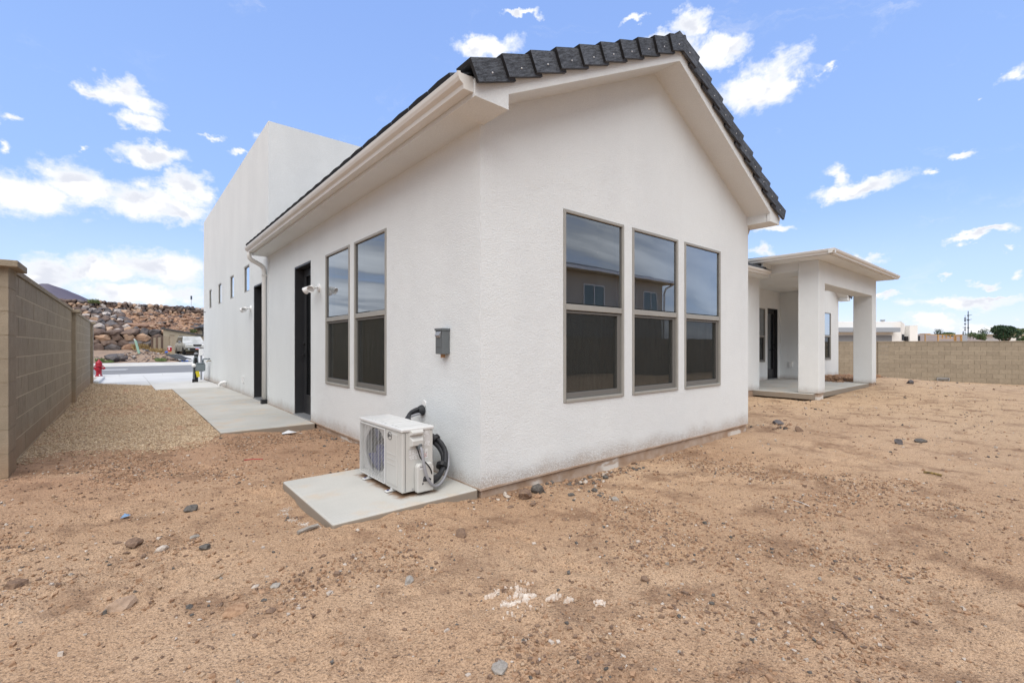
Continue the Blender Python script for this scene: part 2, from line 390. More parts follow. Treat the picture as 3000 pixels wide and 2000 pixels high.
def concrete_mat():
    m = bpy.data.materials.new('broomed_concrete'); m.use_nodes = True
    N = NT(m.node_tree); b = m.node_tree.nodes['Principled BSDF']
    g = N.new('ShaderNodeNewGeometry'); pos = g.outputs['Position']
    col = N.mix(N.ss(N.noise(pos, .9, 6, .6), .3, .7), (.42, .41, .375, 1), (.505, .49, .45, 1))
    col = N.mix(N.m('MULTIPLY', N.ss(N.noise(N.v('MULTIPLY', pos, (.7, 3.5, 1)), 1.3, 5, .6), .52, .75), .38), col, (.33, .325, .305, 1))
    # ochre dust and clay stains
    col = N.mix(N.m('MULTIPLY', N.ss(N.noise(pos, 2.6, 5, .6), .50, .68), .42), col, (.54, .395, .25, 1))
    col = N.mix(N.m('MULTIPLY', N.ss(N.noise(pos, 85., 2, .6), .60, .40), .10), col, (.25, .24, .22, 1))
    # rust wept from under the outdoor unit (its base edge on the pad)
    q = N.new('ShaderNodeSeparateXYZ'); N.l.new(pos, q.inputs[0])
    qx = N.m('MAXIMUM', N.m('ABSOLUTE', N.m('SUBTRACT', q.outputs[0], 1.695)), .0); qy = N.m('ABSOLUTE', N.m('SUBTRACT', q.outputs[1], 3.525))
    dx = N.m('SUBTRACT', qx, .13); dy = N.m('SUBTRACT', qy, .39)
    dd = N.m('MAXIMUM', dx, dy)
    dd = N.m('ADD', dd, N.m('MULTIPLY', N.m('SUBTRACT', N.noise(pos, 9., 5, .65), .5), .16))
    col = N.mix(N.m('MULTIPLY', N.ss(dd, .060, -.015), .95), col, (.20, .115, .06, 1))
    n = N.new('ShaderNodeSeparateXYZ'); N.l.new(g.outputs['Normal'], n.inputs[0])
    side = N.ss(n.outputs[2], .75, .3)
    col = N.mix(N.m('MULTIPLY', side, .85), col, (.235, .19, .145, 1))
    N.put(b.inputs['Base Color'], col); b.inputs['Roughness'].default_value = .85; b.inputs['Specular IOR Level'].default_value = .25
    bp = N.new('ShaderNodeBump'); bp.inputs['Strength'].default_value = .30; bp.inputs['Distance'].default_value = .004
    N.l.new(N.noise(N.v('MULTIPLY', pos, (8, 120, 60)), 1., 3), bp.inputs['Height']); N.l.new(bp.outputs[0], b.inputs['Normal'])
    return m
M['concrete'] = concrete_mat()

def dirt_mat():
    m = bpy.data.materials.new('sandy_red_dirt'); m.use_nodes = True
    N = NT(m.node_tree); b = m.node_tree.nodes['Principled BSDF']
    pos = N.new('ShaderNodeNewGeometry').outputs['Position']
    sx = N.new('ShaderNodeSeparateXYZ'); N.l.new(pos, sx.inputs[0])
    big = N.ss(N.noise(pos, .55, 4, .55), .32, .68)
    c = N.mix(big, (.500, .325, .203, 1), (.600, .415, .270, 1))
    # paler, drier sand away from the house to the right, redder clay in the side yard
    pale = N.ss(N.m('SUBTRACT', sx.outputs[0], N.m('MULTIPLY', sx.outputs[1], .4)), 3.0, 12.0)
    c = N.mix(N.m('MULTIPLY', pale, .75), c, (.60, .435, .28, 1))
    redz = N.ss(sx.outputs[1], 3.6, 5.6)
    red2 = N.m('MULTIPLY', redz, N.ss(sx.outputs[0], 3.5, 1.8))
    c = N.mix(N.m('MULTIPLY', red2, .55), c, (.44, .262, .168, 1))
    # crumbly darker patches
    pt = N.ss(N.noise(pos, 2.3, 8, .68), .49, .66)
    c = N.mix(N.m('MULTIPLY', pt, .72), c, (.235, .140, .088, 1))
    md = N.ss(N.noise(pos, 16., 5, .7), .53, .68)  # small dark spots: soft shadows of the crumbs put into the dirt colour
    c = N.mix(N.m('MULTIPLY', md, .60), c, (.29, .175, .11, 1))
    sc = N.ss(N.noise(N.v('ADD', pos, (7., 3., 0.)), 1.1, 3, .5, .6), .56, .72)
    c = N.mix(N.m('MULTIPLY', sc, .45), c, (.62, .44, .295, 1))
    fn = N.noise(pos, 130., 3, .75)
    c = N.mix(N.m('MULTIPLY', N.ss(fn, .56, .40), .55), c, (.17, .10, .062, 1))
    c = N.mix(N.m('MULTIPLY', N.ss(fn, .60, .74), .40), c, (.66, .50, .37, 1))
    # specks of charcoal grit
    cell = N.new('ShaderNodeTexVoronoi'); N.l.new(pos, cell.inputs['Vector']); cell.inputs['Scale'].default_value = 42
    sp = N.m('MULTIPLY', N.ss(cell.outputs['Distance'], .26, .16), N.m('GREATER_THAN', N.new('ShaderNodeSeparateColor').outputs[0], .84))
    scn = [q for q in N.n if q.bl_idname == 'ShaderNodeSeparateColor'][-1]; N.l.new(cell.outputs['Color'], scn.inputs[0])
    c = N.mix(N.m('MULTIPLY', sp, .7), c, (.10, .085, .08, 1))
    N.put(b.inputs['Base Color'], c); b.inputs['Roughness'].default_value = .97; b.inputs['Specular IOR Level'].default_value = .08
    h = N.m('ADD', N.m('MULTIPLY', N.noise(pos, 38., 5, .7), .5), N.m('MULTIPLY', fn, .25))
    h = N.m('ADD', h, N.m('MULTIPLY', N.ss(N.voro(pos, 55.), .5, .0), .30))
    bp = N.new('ShaderNodeBump'); bp.inputs['Strength'].default_value = 1.0; bp.inputs['Distance'].default_value = .027
    N.l.new(h, bp.inputs['Height']); N.l.new(bp.outputs[0], b.inputs['Normal'])
    return m
M['dirt'] = dirt_mat()
M['hill_dirt'] = mat('red_cut_slope', (.44, .28, .185), 1., c2=(.25, .155, .11), vs=.9, vamt=.4, bump=.9, bs=3., bd=.25, fine=.25, spec=.05, detail=9)
M['gravel_bed'] = mat('gravel_bed', (.30, .215, .145), .95, c2=(.50, .38, .26), vs=45., vamt=.25, bump=1., bs=45., bd=.03, fine=.3)
M['lot_dirt'] = mat('grey_tan_rubble_soil', (.38, .275, .20), 1., c2=(.25, .19, .155), vs=1.6, vamt=.5, bump=.9, bs=6., bd=.12, fine=.25, spec=.05, detail=9)

# ------------------------------------------------------------------ object helpers
WL = {}                                       # world location of unrotated parents
def link(o, parent=None, local=False):
    COL.objects.link(o)
    if parent is not None:
        o.parent = parent
        if not local:
            w = WL.get(parent.name)
            if w is not None: o.matrix_parent_inverse = Matrix.Translation(-w)
    return o
def tagp(o, label=None, cat=None, group=None, kind=None):
    if label: o['label'] = label
    if cat: o['category'] = cat
    if group: o['group'] = group
    if kind: o['kind'] = kind
    return o
def thing(name, label, cat, loc=(0, 0, 0), rz=0., group=None):
    o = bpy.data.objects.new(name, None); o.location = loc; o.rotation_euler = (0, 0, rz); o.empty_display_size = .1
    COL.objects.link(o); tagp(o, label, cat, group)
    if rz == 0: WL[o.name] = Vector(loc)
    return o

class MB:
    def __init__(s): s.v = []; s.f = []; s.mi = []
    def add(s, vs, fs, mi=0):
        b = len(s.v); s.v.extend([tuple(p) for p in vs]); s.f.extend([tuple(b + i for i in f) for f in fs]); s.mi.extend([mi] * len(fs)); return s
    def box(s, x0, x1, y0, y1, z0, z1, mi=0):
        v = [(x0, y0, z0), (x1, y0, z0), (x1, y1, z0), (x0, y1, z0), (x0, y0, z1), (x1, y0, z1), (x1, y1, z1), (x0, y1, z1)]
        return s.add(v, [(0, 3, 2, 1), (4, 5, 6, 7), (0, 1, 5, 4), (1, 2, 6, 5), (2, 3, 7, 6), (3, 0, 4, 7)], mi)
    def quad(s, a, b, c, d, mi=0): return s.add([a, b, c, d], [(0, 1, 2, 3)], mi)
    def prism(s, pts, mapf, t0, t1, mi=0, caps=True):
        n = len(pts); vs = [mapf(p[0], p[1], t0) for p in pts] + [mapf(p[0], p[1], t1) for p in pts]
        fs = [(i, (i + 1) % n, n + (i + 1) % n, n + i) for i in range(n)]
        if caps: fs += [tuple(reversed(range(n))), tuple(range(n, 2 * n))]
        return s.add(vs, fs, mi)
    def tube(s, path, r, n=10, mi=0, caps=True, flat=1.):
        P = [Vector(p) for p in path]; rs = r if isinstance(r, (list, tuple)) else [r] * len(P)
        ref = None; base = len(s.v); rings = []
        for i, p in enumerate(P):
            t = (P[min(i + 1, len(P) - 1)] - P[max(i - 1, 0)]).normalized()
            if ref is None:
                ref = t.orthogonal().normalized() if abs(t.z) < .9 else Vector((1, 0, 0))
            u = (ref - t * ref.dot(t)).normalized(); ref = u; w = t.cross(u)
            rings.append([p + (u * math.cos(2 * math.pi * k / n) + w * math.sin(2 * math.pi * k / n) * flat) * rs[i] for k in range(n)])
        vs = [q for r_ in rings for q in r_]; fs = []
        for i in range(len(P) - 1):
            for k in range(n):
                fs.append((i * n + k, i * n + (k + 1) % n, (i + 1) * n + (k + 1) % n, (i + 1) * n + k))
        if caps: fs += [tuple(reversed(range(n))), tuple(range((len(P) - 1) * n, len(P) * n))]
        return s.add(vs, fs, mi)
    def lathe(s, prof, c=(0, 0, 0), n=16, mi=0, axis='z'):
        vs = []
        for (r, h) in prof:
            for k in range(n):
                a = 2 * math.pi * k / n; x, y = r * math.cos(a), r * math.sin(a)
                vs.append({'z': (c[0] + x, c[1] + y, c[2] + h), 'x': (c[0] + h, c[1] + x, c[2] + y), 'y': (c[0] + x, c[1] + h, c[2] + y)}[axis])
        fs = []
        for i in range(len(prof) - 1):
            for k in range(n): fs.append((i * n + k, i * n + (k + 1) % n, (i + 1) * n + (k + 1) % n, (i + 1) * n + k))
        fs += [tuple(reversed(range(n))), tuple(range((len(prof) - 1) * n, len(prof) * n))]
        return s.add(vs, fs, mi)
    def mesh(s, name, mats, smooth=False):
        me = bpy.data.meshes.new(name); me.from_pydata(s.v, [], s.f)
        for m in (mats if isinstance(mats, (list, tuple)) else [mats]): me.materials.append(m)
        me.polygons.foreach_set('material_index', s.mi)
        if smooth: me.polygons.foreach_set('use_smooth', [True] * len(s.f))
        me.update()
        bm = bmesh.new(); bm.from_mesh(me); bmesh.ops.recalc_face_normals(bm, faces=bm.faces); bm.to_mesh(me); bm.free()
        return me
    def build(s, name, mats, parent=None, smooth=False, bevel=0., local=False, seg=2, loc=None, rot=None):
        o = bpy.data.objects.new(name, s.mesh(name, mats, smooth))
        if loc is not None: o.location = loc
        if rot is not None: o.rotation_euler = rot
        link(o, parent, local)
        if bevel:
            b = o.modifiers.new('b', 'BEVEL'); b.width = bevel; b.segments = seg; b.limit_method = 'ANGLE'; b.angle_limit = RAD(40)
        return o
def struct(o): o['kind'] = 'structure'; return o
def stuff(o): o['kind'] = 'stuff'; return o

def arrays_mesh(name, V, Fc, mats, mi=None, smooth=False):
    """V (n,3), Fc (m,k) equal sized faces"""
    me = bpy.data.meshes.new(name); k = Fc.shape[1]
    me.vertices.add(len(V)); me.vertices.foreach_set('co', V.astype(np.float32).ravel())
    me.loops.add(Fc.size); me.loops.foreach_set('vertex_index', Fc.astype(np.int32).ravel())
    me.polygons.add(len(Fc)); me.polygons.foreach_set('loop_start', np.arange(0, Fc.size, k, dtype=np.int32))
    for m in (mats if isinstance(mats, (list, tuple)) else [mats]): me.materials.append(m)
    if mi is not None: me.polygons.foreach_set('material_index', mi.astype(np.int32))
    me.polygons.foreach_set('use_smooth', np.full(len(Fc), smooth))
    me.update(calc_edges=True); me.validate()
    return me

# value noise on arrays
def _h(ix, iy, seed):
    n = (ix.astype(np.int64) * 374761393 + iy.astype(np.int64) * 668265263 + seed * 1442695041) & 0xffffffff
    n = ((n ^ (n >> 13)) * 1274126177) & 0xffffffff
    return ((n ^ (n >> 16)) & 0xffff) / 65535.
def vnoise(x, y, seed=0):
    ix, iy = np.floor(x), np.floor(y); fx, fy = x - ix, y - iy
    fx = fx * fx * (3 - 2 * fx); fy = fy * fy * (3 - 2 * fy)
    a, b = _h(ix, iy, seed), _h(ix + 1, iy, seed); c, d = _h(ix, iy + 1, seed), _h(ix + 1, iy + 1, seed)
    return (a + (b - a) * fx) * (1 - fy) + (c + (d - c) * fx) * fy
def fbm(x, y, oct=4, gain=.5, seed=0):
    s, a, t = 0., 1., 0.
    for i in range(oct): s = s + a * vnoise(x * 2 ** i + 17 * i, y * 2 ** i - 11 * i, seed + i); t += a; a *= gain
    return s / t

# ------------------------------------------------------------------ ground
X0, Y0 = 2.124, 2.923
CP = [(-.9, 5.7, -.01), (-.9, 9, -.02), (-.8, 14, -.03), (-.8, 19, -.04), (.9, 7.1, -.02), (.93, 10, -.02), (.9, 14, -.03), (.6, 17, -.05), (2.0, 6.7, -.085), (2.0, 5.0, -.08),
      (1.0, 4.3, -.05), (.95, 3.5, -.085), (.95, 2.95, -.02), (1.6, 2.8, -.03), (2.2, 2.78, -.085), (3.5, 2.82, -.13), (5, 2.82, -.125), (6.9, 2.82, -.11), (9, 3.5, -.09),
      (12.2, 3.4, -.15), (12., 4.6, -.12), (15, 3.2, -.10), (17.6, 3.2, -.07), (18.2, 5.2, .03), (21.5, 5.0, -.03), (0, 0, -.10), (-2, 2, -.08), (3, -2, -.12), (8, 0, -.13), (15, -3, -.22),
      (22, 1, -.32), (28.1, 5.2, -.49), (29.7, 1.0, -.58), (31, -4, -.65), (24, 6.5, -.33), (-3, -6, -.1), (10, -9, -.2), (25, -9, -.5), (-2.2, 10, -.1), (-2, 30, -.2), (0, 30, -.36), (8, 32, -.36)]
CPa = np.array(CP)
def gz_base(x, y):
    x = np.asarray(x, float); y = np.asarray(y, float)
    d = (x[..., None] - CPa[:, 0]) ** 2 + (y[..., None] - CPa[:, 1]) ** 2 + .08
    w = 1 / d ** 1.7
    return (w * CPa[:, 2]).sum(-1) / w.sum(-1)
FEET = []
_fr = random.Random(12)
for _ in range(60):
    fx_, fy_, fa_ = _fr.uniform(-1.5, 6), _fr.uniform(.8, 5.5), _fr.uniform(0, 3.14)
    FEET.append((fx_, fy_, math.cos(fa_), math.sin(fa_), _fr.uniform(.007, .014)))
def gz(x, y):
    x = np.asarray(x, float); y = np.asarray(y, float)
    z = gz_base(x, y)
    for (a_, b_, c_, s_, dp_) in FEET:               # shallow boot prints with a pushed-up rim
        u_ = ((x - a_) * c_ + (y - b_) * s_) / .15; v_ = (-(x - a_) * s_ + (y - b_) * c_) / .06
        q_ = u_ * u_ + v_ * v_
        z = z - dp_ * np.exp(-np.minimum(q_, 30) ** 2) + dp_ * .6 * np.exp(-(np.sqrt(np.minimum(q_, 30)) - 1.35) ** 2 * 9)
    z = z + (fbm(x * 1.1, y * 1.1, 3, .5, 3) - .5) * .030
    rough = .35 + 1.3 * np.clip((fbm(x * 2.1, y * 2.1, 3, .5, 9) - .45) * 4, 0, 1)
    z = z + (fbm(x * 7, y * 7, 4, .62, 5) - .5) * .040 * rough
    z = z + (fbm(x * 20, y * 20, 3, .65, 21) - .5) * .013 * rough
    return z
def gz1(x, y): return float(gz(np.array([x]), np.array([y]))[0])

def axis(lo, hi, f0, f1, fine):
    a = list(np.arange(f0, f1, fine))
    s, v = fine, f1
    while v < hi: a.append(v); s *= 1.12; v += s
    a.append(hi)
    s, v, b = fine, f0, []
    while v > lo: s *= 1.12; v -= s; b.append(v)
    b.append(lo); b = [q for q in b if q < f0]
    return np.array(sorted(set(b)) + a)
xs = axis(-400, 900, -2.2, 6.5, .022); ys = axis(-400, 42, -.6, 7.2, .022)
xs = np.unique(xs); ys = np.unique(ys)
GX, GY = np.meshgrid(xs, ys)
GZ = gz(GX, GY)
far = np.clip((np.hypot(GX - 5, GY - 4) - 30) / 40, 0, 1); GZ = GZ * (1 - far) + far * -.7
inside = ((GX > X0 + .1) & (GX < 6.8) & (GY > Y0 + .1)) | ((GX > X0 + .1) & (GX < 21.1) & (GY > 6.4) & (GY < 20)) | ((GX > 6.7) & (GX < 12.5) & (GY > 5.15) & (GY < 20))
GZ[inside] = -.45
slabm = ((GX > .98) & (GX < 2.2) & (GY > 3.0) & (GY < 4.12)); GZ[slabm] = np.minimum(GZ[slabm], -.06)
walkm = (GX > .97) & (GX < 2.2) & (GY > 7.02) & (GY < 20); GZ[walkm] = np.minimum(GZ[walkm], -.09)
pat = (GX > 12.2) & (GX < 17.6) & (GY > 3.72) & (GY < 6.4); GZ[pat] = -.2
drv = (GY > 17.2) & (GX > -1.2) & (GX < 16); GZ[drv] = np.minimum(GZ[drv], -.16 - np.clip((GY[drv] - 17) * .022, 0, .35))
GZ[(GY > 27)] = np.minimum(GZ[GY > 27], -.45)
ny, nx = GX.shape
idx = np.arange(ny * nx).reshape(ny, nx)
Fc = np.stack([idx[:-1, :-1], idx[:-1, 1:], idx[1:, 1:], idx[1:, :-1]], -1).reshape(-1, 4)
Vg = np.stack([GX, GY, GZ], -1).reshape(-1, 3)
g = bpy.data.objects.new('ground', arrays_mesh('ground', Vg, Fc, M['dirt'], smooth=True)); link(g); struct(g)

# ------------------------------------------------------------------ rock shapes
def rock_shape(seed, sub=2, jag=.28, flat=.7):
    bm = bmesh.new(); bmesh.ops.create_icosphere(bm, subdivisions=sub, radius=1.)
    r = random.Random(seed)
    planes = [(Vector((r.uniform(-1, 1), r.uniform(-1, 1), r.uniform(-1, 1))).normalized(), r.uniform(.50, .84)) for _ in range(13)]
    ph = [r.uniform(0, 9) for _ in range(6)]
    for v in bm.verts:
        p = v.co.copy()
        for n, d in planes:
            k = p.dot(n)
            if k > d: p -= n * (k - d)
        p *= 1.18; k = 1 + jag * .6 * (math.sin(p.x * 3.1 + ph[0]) * math.sin(p.y * 2.7 + ph[1]) + .5 * math.sin(p.z * 6 + ph[2] + p.x * 5))
        v.co = p * k; v.co.z *= flat
    me = bpy.data.meshes.new('rock'); bm.to_mesh(me); bm.free()
    return me
ROCKS = [rock_shape(50 + i, 2) for i in range(8)]
ROCKS_LO = [rock_shape(70 + i, 1) for i in range(6)]
def mesh_arrays(me):
    V = np.array([v.co[:] for v in me.vertices]); Fq = np.array([p.vertices[:] for p in me.polygons]); return V, Fq
LO = [mesh_arrays(m) for m in ROCKS_LO]
OCT = (np.array([(1, 0, 0), (-1, 0, 0), (0, 1, 0), (0, -1, 0), (0, 0, 1), (0, 0, -1.)]),
       np.array([(0, 2, 4), (2, 1, 4), (1, 3, 4), (3, 0, 4), (2, 0, 5), (1, 2, 5), (3, 1, 5), (0, 3, 5)]))
def octs():
    out = []
    for i in range(6):
        V = OCT[0] * rng.uniform(.75, 1.25, (6, 1)) + rng.uniform(-.25, .25, (6, 3)); out.append((V, OCT[1]))
    # chunkier: boxes with jitter
    bx = np.array([(sx, sy, sz) for sx in (-1, 1) for sy in (-1, 1) for sz in (-1, 1)], float) * .72
    bf = np.array([(0, 1, 3), (0, 3, 2), (4, 6, 7), (4, 7, 5), (0, 4, 5), (0, 5, 1), (2, 3, 7), (2, 7, 6), (0, 2, 6), (0, 6, 4), (1, 5, 7), (1, 7, 3)])
    for i in range(6): out.append((bx + rng.uniform(-.30, .30, (8, 3)), bf))
    return out
OC = octs()
def scatter(name, P, S, mats, weights, shapes=LO, flat=(.45, .9), sink=.25, parent=None):
    n = len(P); k = len(shapes); which = rng.integers(0, k, n); mi = rng.choice(len(mats), n, p=np.array(weights) / sum(weights))
    VV, FF, MM, base = [], [], [], 0
    for w in range(k):
        sel = np.where(which == w)[0]
        if not len(sel): continue
        V, Fq = shapes[w]; c = len(sel)
        sc = np.stack([S[sel] * rng.uniform(.7, 1.35, c), S[sel] * rng.uniform(.6, 1.0, c), S[sel] * rng.uniform(flat[0], flat[1], c)], -1)
        A = V[None] * sc[:, None, :]
        t = rng.uniform(-.45, .45, c); ct, st = np.cos(t)[:, None], np.sin(t)[:, None]
        y2 = A[..., 1] * ct - A[..., 2] * st; z2 = A[..., 1] * st + A[..., 2] * ct
        a = rng.uniform(0, 6.283, c); ca, sa = np.cos(a)[:, None], np.sin(a)[:, None]
        X = A[..., 0] * ca - y2 * sa; Y = A[..., 0] * sa + y2 * ca
        Q = np.stack([X, Y, z2], -1) + P[sel][:, None, :]; Q[..., 2] += (sc[:, 2] * (1 - 2 * sink) * .6)[:, None]
        VV.append(Q.reshape(-1, 3)); FF.append((Fq[None] + (np.arange(c) * len(V))[:, None, None]).reshape(-1, 3) + base)
        MM.append(np.repeat(mi[sel], len(Fq))); base += c * len(V)
    me = arrays_mesh(name, np.concatenate(VV), np.concatenate(FF), mats, np.concatenate(MM))
    o = bpy.data.objects.new(name, me); link(o, parent); return stuff(o)

def free(x, y):
    """open dirt: not under the house, slabs or walls"""
    bad = (x > X0 - .01) & (y > Y0 - .01) & (x < 6.9)
    bad |= (x > 6.9) & (x < 12.6) & (y > 5.03)
    bad |= (x > 12.2) & (x < 17.6) & (y > 3.55)
    bad |= (x > 17.3) & (x < 21.3) & (y > 5.55)
    bad |= (x > .94) & (x < 2.2) & (y > 2.93) & (y < 4.2)
    bad |= (x > .90) & (x < 2.2) & (y > 6.95)
    bad |= (x < -.72) & (y > 5.75)
    return ~bad
# gravel edge towards the dirt
def gravel_edge(x): return np.interp(x, [-.85, -.5, -.05, .4, .67, .95], [6.55, 6.85, 6.6, 6.38, 6.55, 6.98]) + (vnoise(x * 5, x * 0 + 3, 4) - .5) * .12
def in_gravel(x, y): return (x < .93) & (y > gravel_edge(x)) & (x > -.84) & (y < 19.4)

def pts(n, x0, x1, y0, y1):
    return rng.uniform(x0, x1, n), rng.uniform(y0, y1, n)
def seen(x, y, margin=.1):
    d = x * FWD[0] + y * FWD[1]; u = (x * RGT[0] + y * RGT[1]) / np.maximum(d, .01)
    return (d > 1.2) & (np.abs(u) < 1.11 + margin)
# crumbs: density follows the crumbly patches
def crumbs(n, x0, x1, y0, y1, lo, hi, pw, patch, name, mats, w, shapes, gain=1.):
    x, y = pts(n, x0, x1, y0, y1)
    k = free(x, y) & seen(x, y, .6) & ~in_gravel(x, y)
    f = np.clip((fbm(x * 1.7, y * 1.7, 5, .65, 31) - .50) * 6, 0.0, 1)
    k &= rng.uniform(0, 1, n) < (1 - patch) + patch * f
    x, y = x[k], y[k]; S = lo + (hi - lo) * rng.uniform(0, 1, len(x)) ** pw
    P = np.stack([x, y, gz(x, y)], -1)
    o = scatter(name, P, S, mats, w, shapes)
    return tagp(o, None, 'gravel')
o = crumbs(240000, -2.3, 5.5, .2, 6.9, .0022, .0120, 2.6, .90, 'dirt_crumbs', [M['st_clod'], M['st_brown'], M['st_tan'], M['st_dark'], M['st_pale']], [10, 5.5, 3.0, .6, 1.1], OC)
tagp(o, 'brown and tan crumbs of soil strewn over the bare yard')
o = crumbs(15000, -2.5, 16, -1, 8, .006, .017, 3.2, .6, 'loose_pebbles', [M['st_dark'], M['st_grey'], M['st_pale'], M['st_brown'], M['st_clod'], M['st_tan']], [1.3, .9, 1.6, 3.4, 4.5, 2.5], OC)
tagp(o, 'mixed charcoal, grey and pale pebbles scattered on the bare dirt')
o = crumbs(800, 4, 29, -4, 7, .015, .035, 3., .4, 'far_pebbles', [M['st_dark'], M['st_grey'], M['st_pale'], M['st_brown']], [2.5, .8, 1, 4], OC)
tagp(o, 'small dark stones dotted over the open dirt towards the far block wall')
# mound of loose red soil past the patio and rubble along the footing
x, y = pts(1400, 16.9, 21.5, 4.3, 5.5); S = .02 + .07 * rng.uniform(0, 1, len(x)) ** 3
o = scatter('soil_rubble', np.stack([x, y, gz(x, y)], -1), S, [M['st_clod'], M['st_brown'], M['rock_red']], [5, 2, 2], OC)
tagp(o, 'loose red soil clods heaped behind the patio slab', 'rubble')
x = rng.uniform(2.15, 4.1, 260); y = Y0 - rng.exponential(.12, 260) - .02; S = .008 + .028 * rng.uniform(0, 1, 260) ** 2.5
o = scatter('footing_rubble', np.stack([x, y, gz(x, y)], -1), S, [M['st_dark'], M['st_brown'], M['st_clod'], M['st_pale']], [3, 3, 3, 1], LO)
tagp(o, 'charcoal and brown rubble lying along the footing of the gable wall', 'rubble')
x = rng.uniform(1.6, 2.1, 160); y = rng.uniform(4.3, 6.9, 160); x = 2.1 - rng.exponential(.16, 160); S = .008 + .022 * rng.uniform(0, 1, 160) ** 2.5
o = scatter('wall_rubble', np.stack([x, y, gz(x, y)], -1), S, [M['st_dark'], M['st_brown'], M['st_clod'], M['st_pale']], [2, 3, 4, 1], LO)
tagp(o, 'brown soil clods and stones along the side wall between pad and walkway', 'rubble')
def heap(cx, cy, rx, ry, n, lo, hi, label):
    x = rng.normal(cx, rx, n); y = rng.normal(cy, ry, n); k = free(x, y); x, y = x[k], y[k]
    S = lo + (hi - lo) * rng.uniform(0, 1, len(x)) ** 3
    tagp(scatter('soil_clods', np.stack([x, y, gz(x, y)], -1), S, [M['st_clod'], M['st_brown'], M['st_dark'], M['st_pale']], [7, 4, 1.2, .8], LO), label, 'soil clods')
heap(.20, 3.35, .13, .13, 130, .004, .022, 'cluster of brown clods and pebbles in the middle of the left dirt')
heap(.48, 2.38, .12, .10, 120, .004, .022, 'cluster of crumbled clay around the flat lump low in the yard')
heap(.75, 4.75, .10, .08, 90, .005, .026, 'dark clod cluster in the dirt between pad and walkway')
heap(2.15, 1.55, .16, .10, 110, .003, .016, 'broken brown crumbs right of the plaster streak')
heap(1.95, 1.12, .10, .06, 90, .003, .020, 'lumpy clods at the lower edge below the plaster streak')
heap(7.75, 2.75, .20, .12, 70, .008, .035, 'dark clods and crumbs on the open dirt before the patio')
heap(4.9, .95, .35, .2, 120, .004, .016, 'scatter of small clods on the open dirt at right')
# tan gravel strip
bx, by = np.meshgrid(np.linspace(-.86, .95, 60), np.concatenate([np.linspace(6.2, 9, 120), np.linspace(9.1, 19.3, 90)]))
bz = gz_base(bx, by) + .002 + (fbm(bx * 6, by * 6, 3, .5, 77) - .5) * .012
bz = np.where(by > gravel_edge(bx) + .10, bz, -.3)
drive_line = lambda x: np.interp(x, [-.80, .572], [19.27, 17.30])
bz = np.where(by > drive_line(bx) + .04, -.45, bz)
i2 = np.arange(bx.size).reshape(bx.shape)
F2 = np.stack([i2[:-1, :-1], i2[:-1, 1:], i2[1:, 1:], i2[1:, :-1]], -1).reshape(-1, 4)
gb = bpy.data.objects.new('gravel_path', arrays_mesh('gravel_path', np.stack([bx, by, bz], -1).reshape(-1, 3), F2, M['gravel_bed'], smooth=True)); link(gb); struct(gb)
def gravel(n, y0, y1, lo, hi, pw=1.):
    x, y = pts(n, -.84, .94, y0, y1); y = y0 + (y - y0) ** pw * (y1 - y0) ** (1 - pw) if pw != 1 else y
    e = gravel_edge(x); k = (rng.uniform(0, 1, n) < np.clip(.45 + (y - e) * 2.5, 0, 1)) & (y > e) | (rng.uniform(0, 1, n) < np.exp(-(e - y) / .16) * .40) & (y > e - .6)
    k &= (y < drive_line(x) - .005) & ((x < .585) | (y < 15.1))
    x, y = x[k], y[k]
    return x, y, rng.uniform(lo, hi, len(x))
ga = gravel(26000, 6.2, 10., .006, .013); gb2 = gravel(13000, 10., 19.2, .010, .018)
x = np.concatenate([ga[0], gb2[0]]); y = np.concatenate([ga[1], gb2[1]]); S = np.concatenate([ga[2], gb2[2]])
z = np.maximum(gz_base(x, y) + .002 + (fbm(x * 6, y * 6, 3, .5, 77) - .5) * .012, gz(x, y) - .004)
o = scatter('gravel', np.stack([x, y, z], -1), S, [M['gv%d' % i] for i in range(5)], [4, 3, 2.4, 1.2, 3], OC, sink=.3)
tagp(o, 'tan crushed gravel covering the side yard between block wall and walkway', 'gravel')

def lone_rock(x, y, size, flat, m, label, rot=0., shape=0, name='stone', cat='stone', sink=.3):
    me = ROCKS[shape].copy(); me.materials.clear(); me.materials.append(M[m])
    o = bpy.data.objects.new(name, me); size = (size[0], size[1] * 1.1, size[2] * 1.25); o.scale = (size[0], size[1], size[2] / .7)
    o.rotation_euler = (0, 0, rot); o.location = (x, y, gz1(x, y) + size[2] * (1 - 2 * sink)); link(o)
    tagp(o, label, cat, 'loose stones in the yard')
lone_rock(-.01, 2.73, (.060, .034, .026), 1, 'rock_tan', 'largest long tan-brown stone, lying in the bare dirt at lower left', .25, 0)
lone_rock(.36, 4.02, (.040, .032, .028), 1, 'st_dark', 'black lumpy stone in the dirt left of the air conditioner pad', .5, 1)
lone_rock(.17, 3.36, (.050, .022, .018), 1, 'st_pale', 'pale elongated stone beside a brown one in the middle of the left dirt', .9, 2)
lone_rock(.04, 3.46, (.050, .030, .022), 1, 'st_brown', 'rough brown stone cluster left of the pale elongated stone', .3, 3)
lone_rock(.35, 3.17, (.034, .024, .016), 1, 'st_dark', 'dark stone with a whitish top, in front of the pad corner', .1, 4)
lone_rock(.32, 3.42, (.036, .014, .012), 1, 'st_grey', 'slim grey flake stone between the black stone and the whitish one', .7, 5)
lone_rock(.37, 2.33, (.055, .035, .014), 1, 'st_clod', 'flat lump of dried clay lying in the dirt low in the yard', .3, 6)
lone_rock(-.41, 3.28, (.042, .024, .018), 1, 'st_brown', 'brown clod near the left edge of the yard', .2, 7)
lone_rock(.36, 2.72, (.040, .012, .008), 1, 'st_tan', 'thin pinkish sliver of stone lying in the dirt', .8, 2)
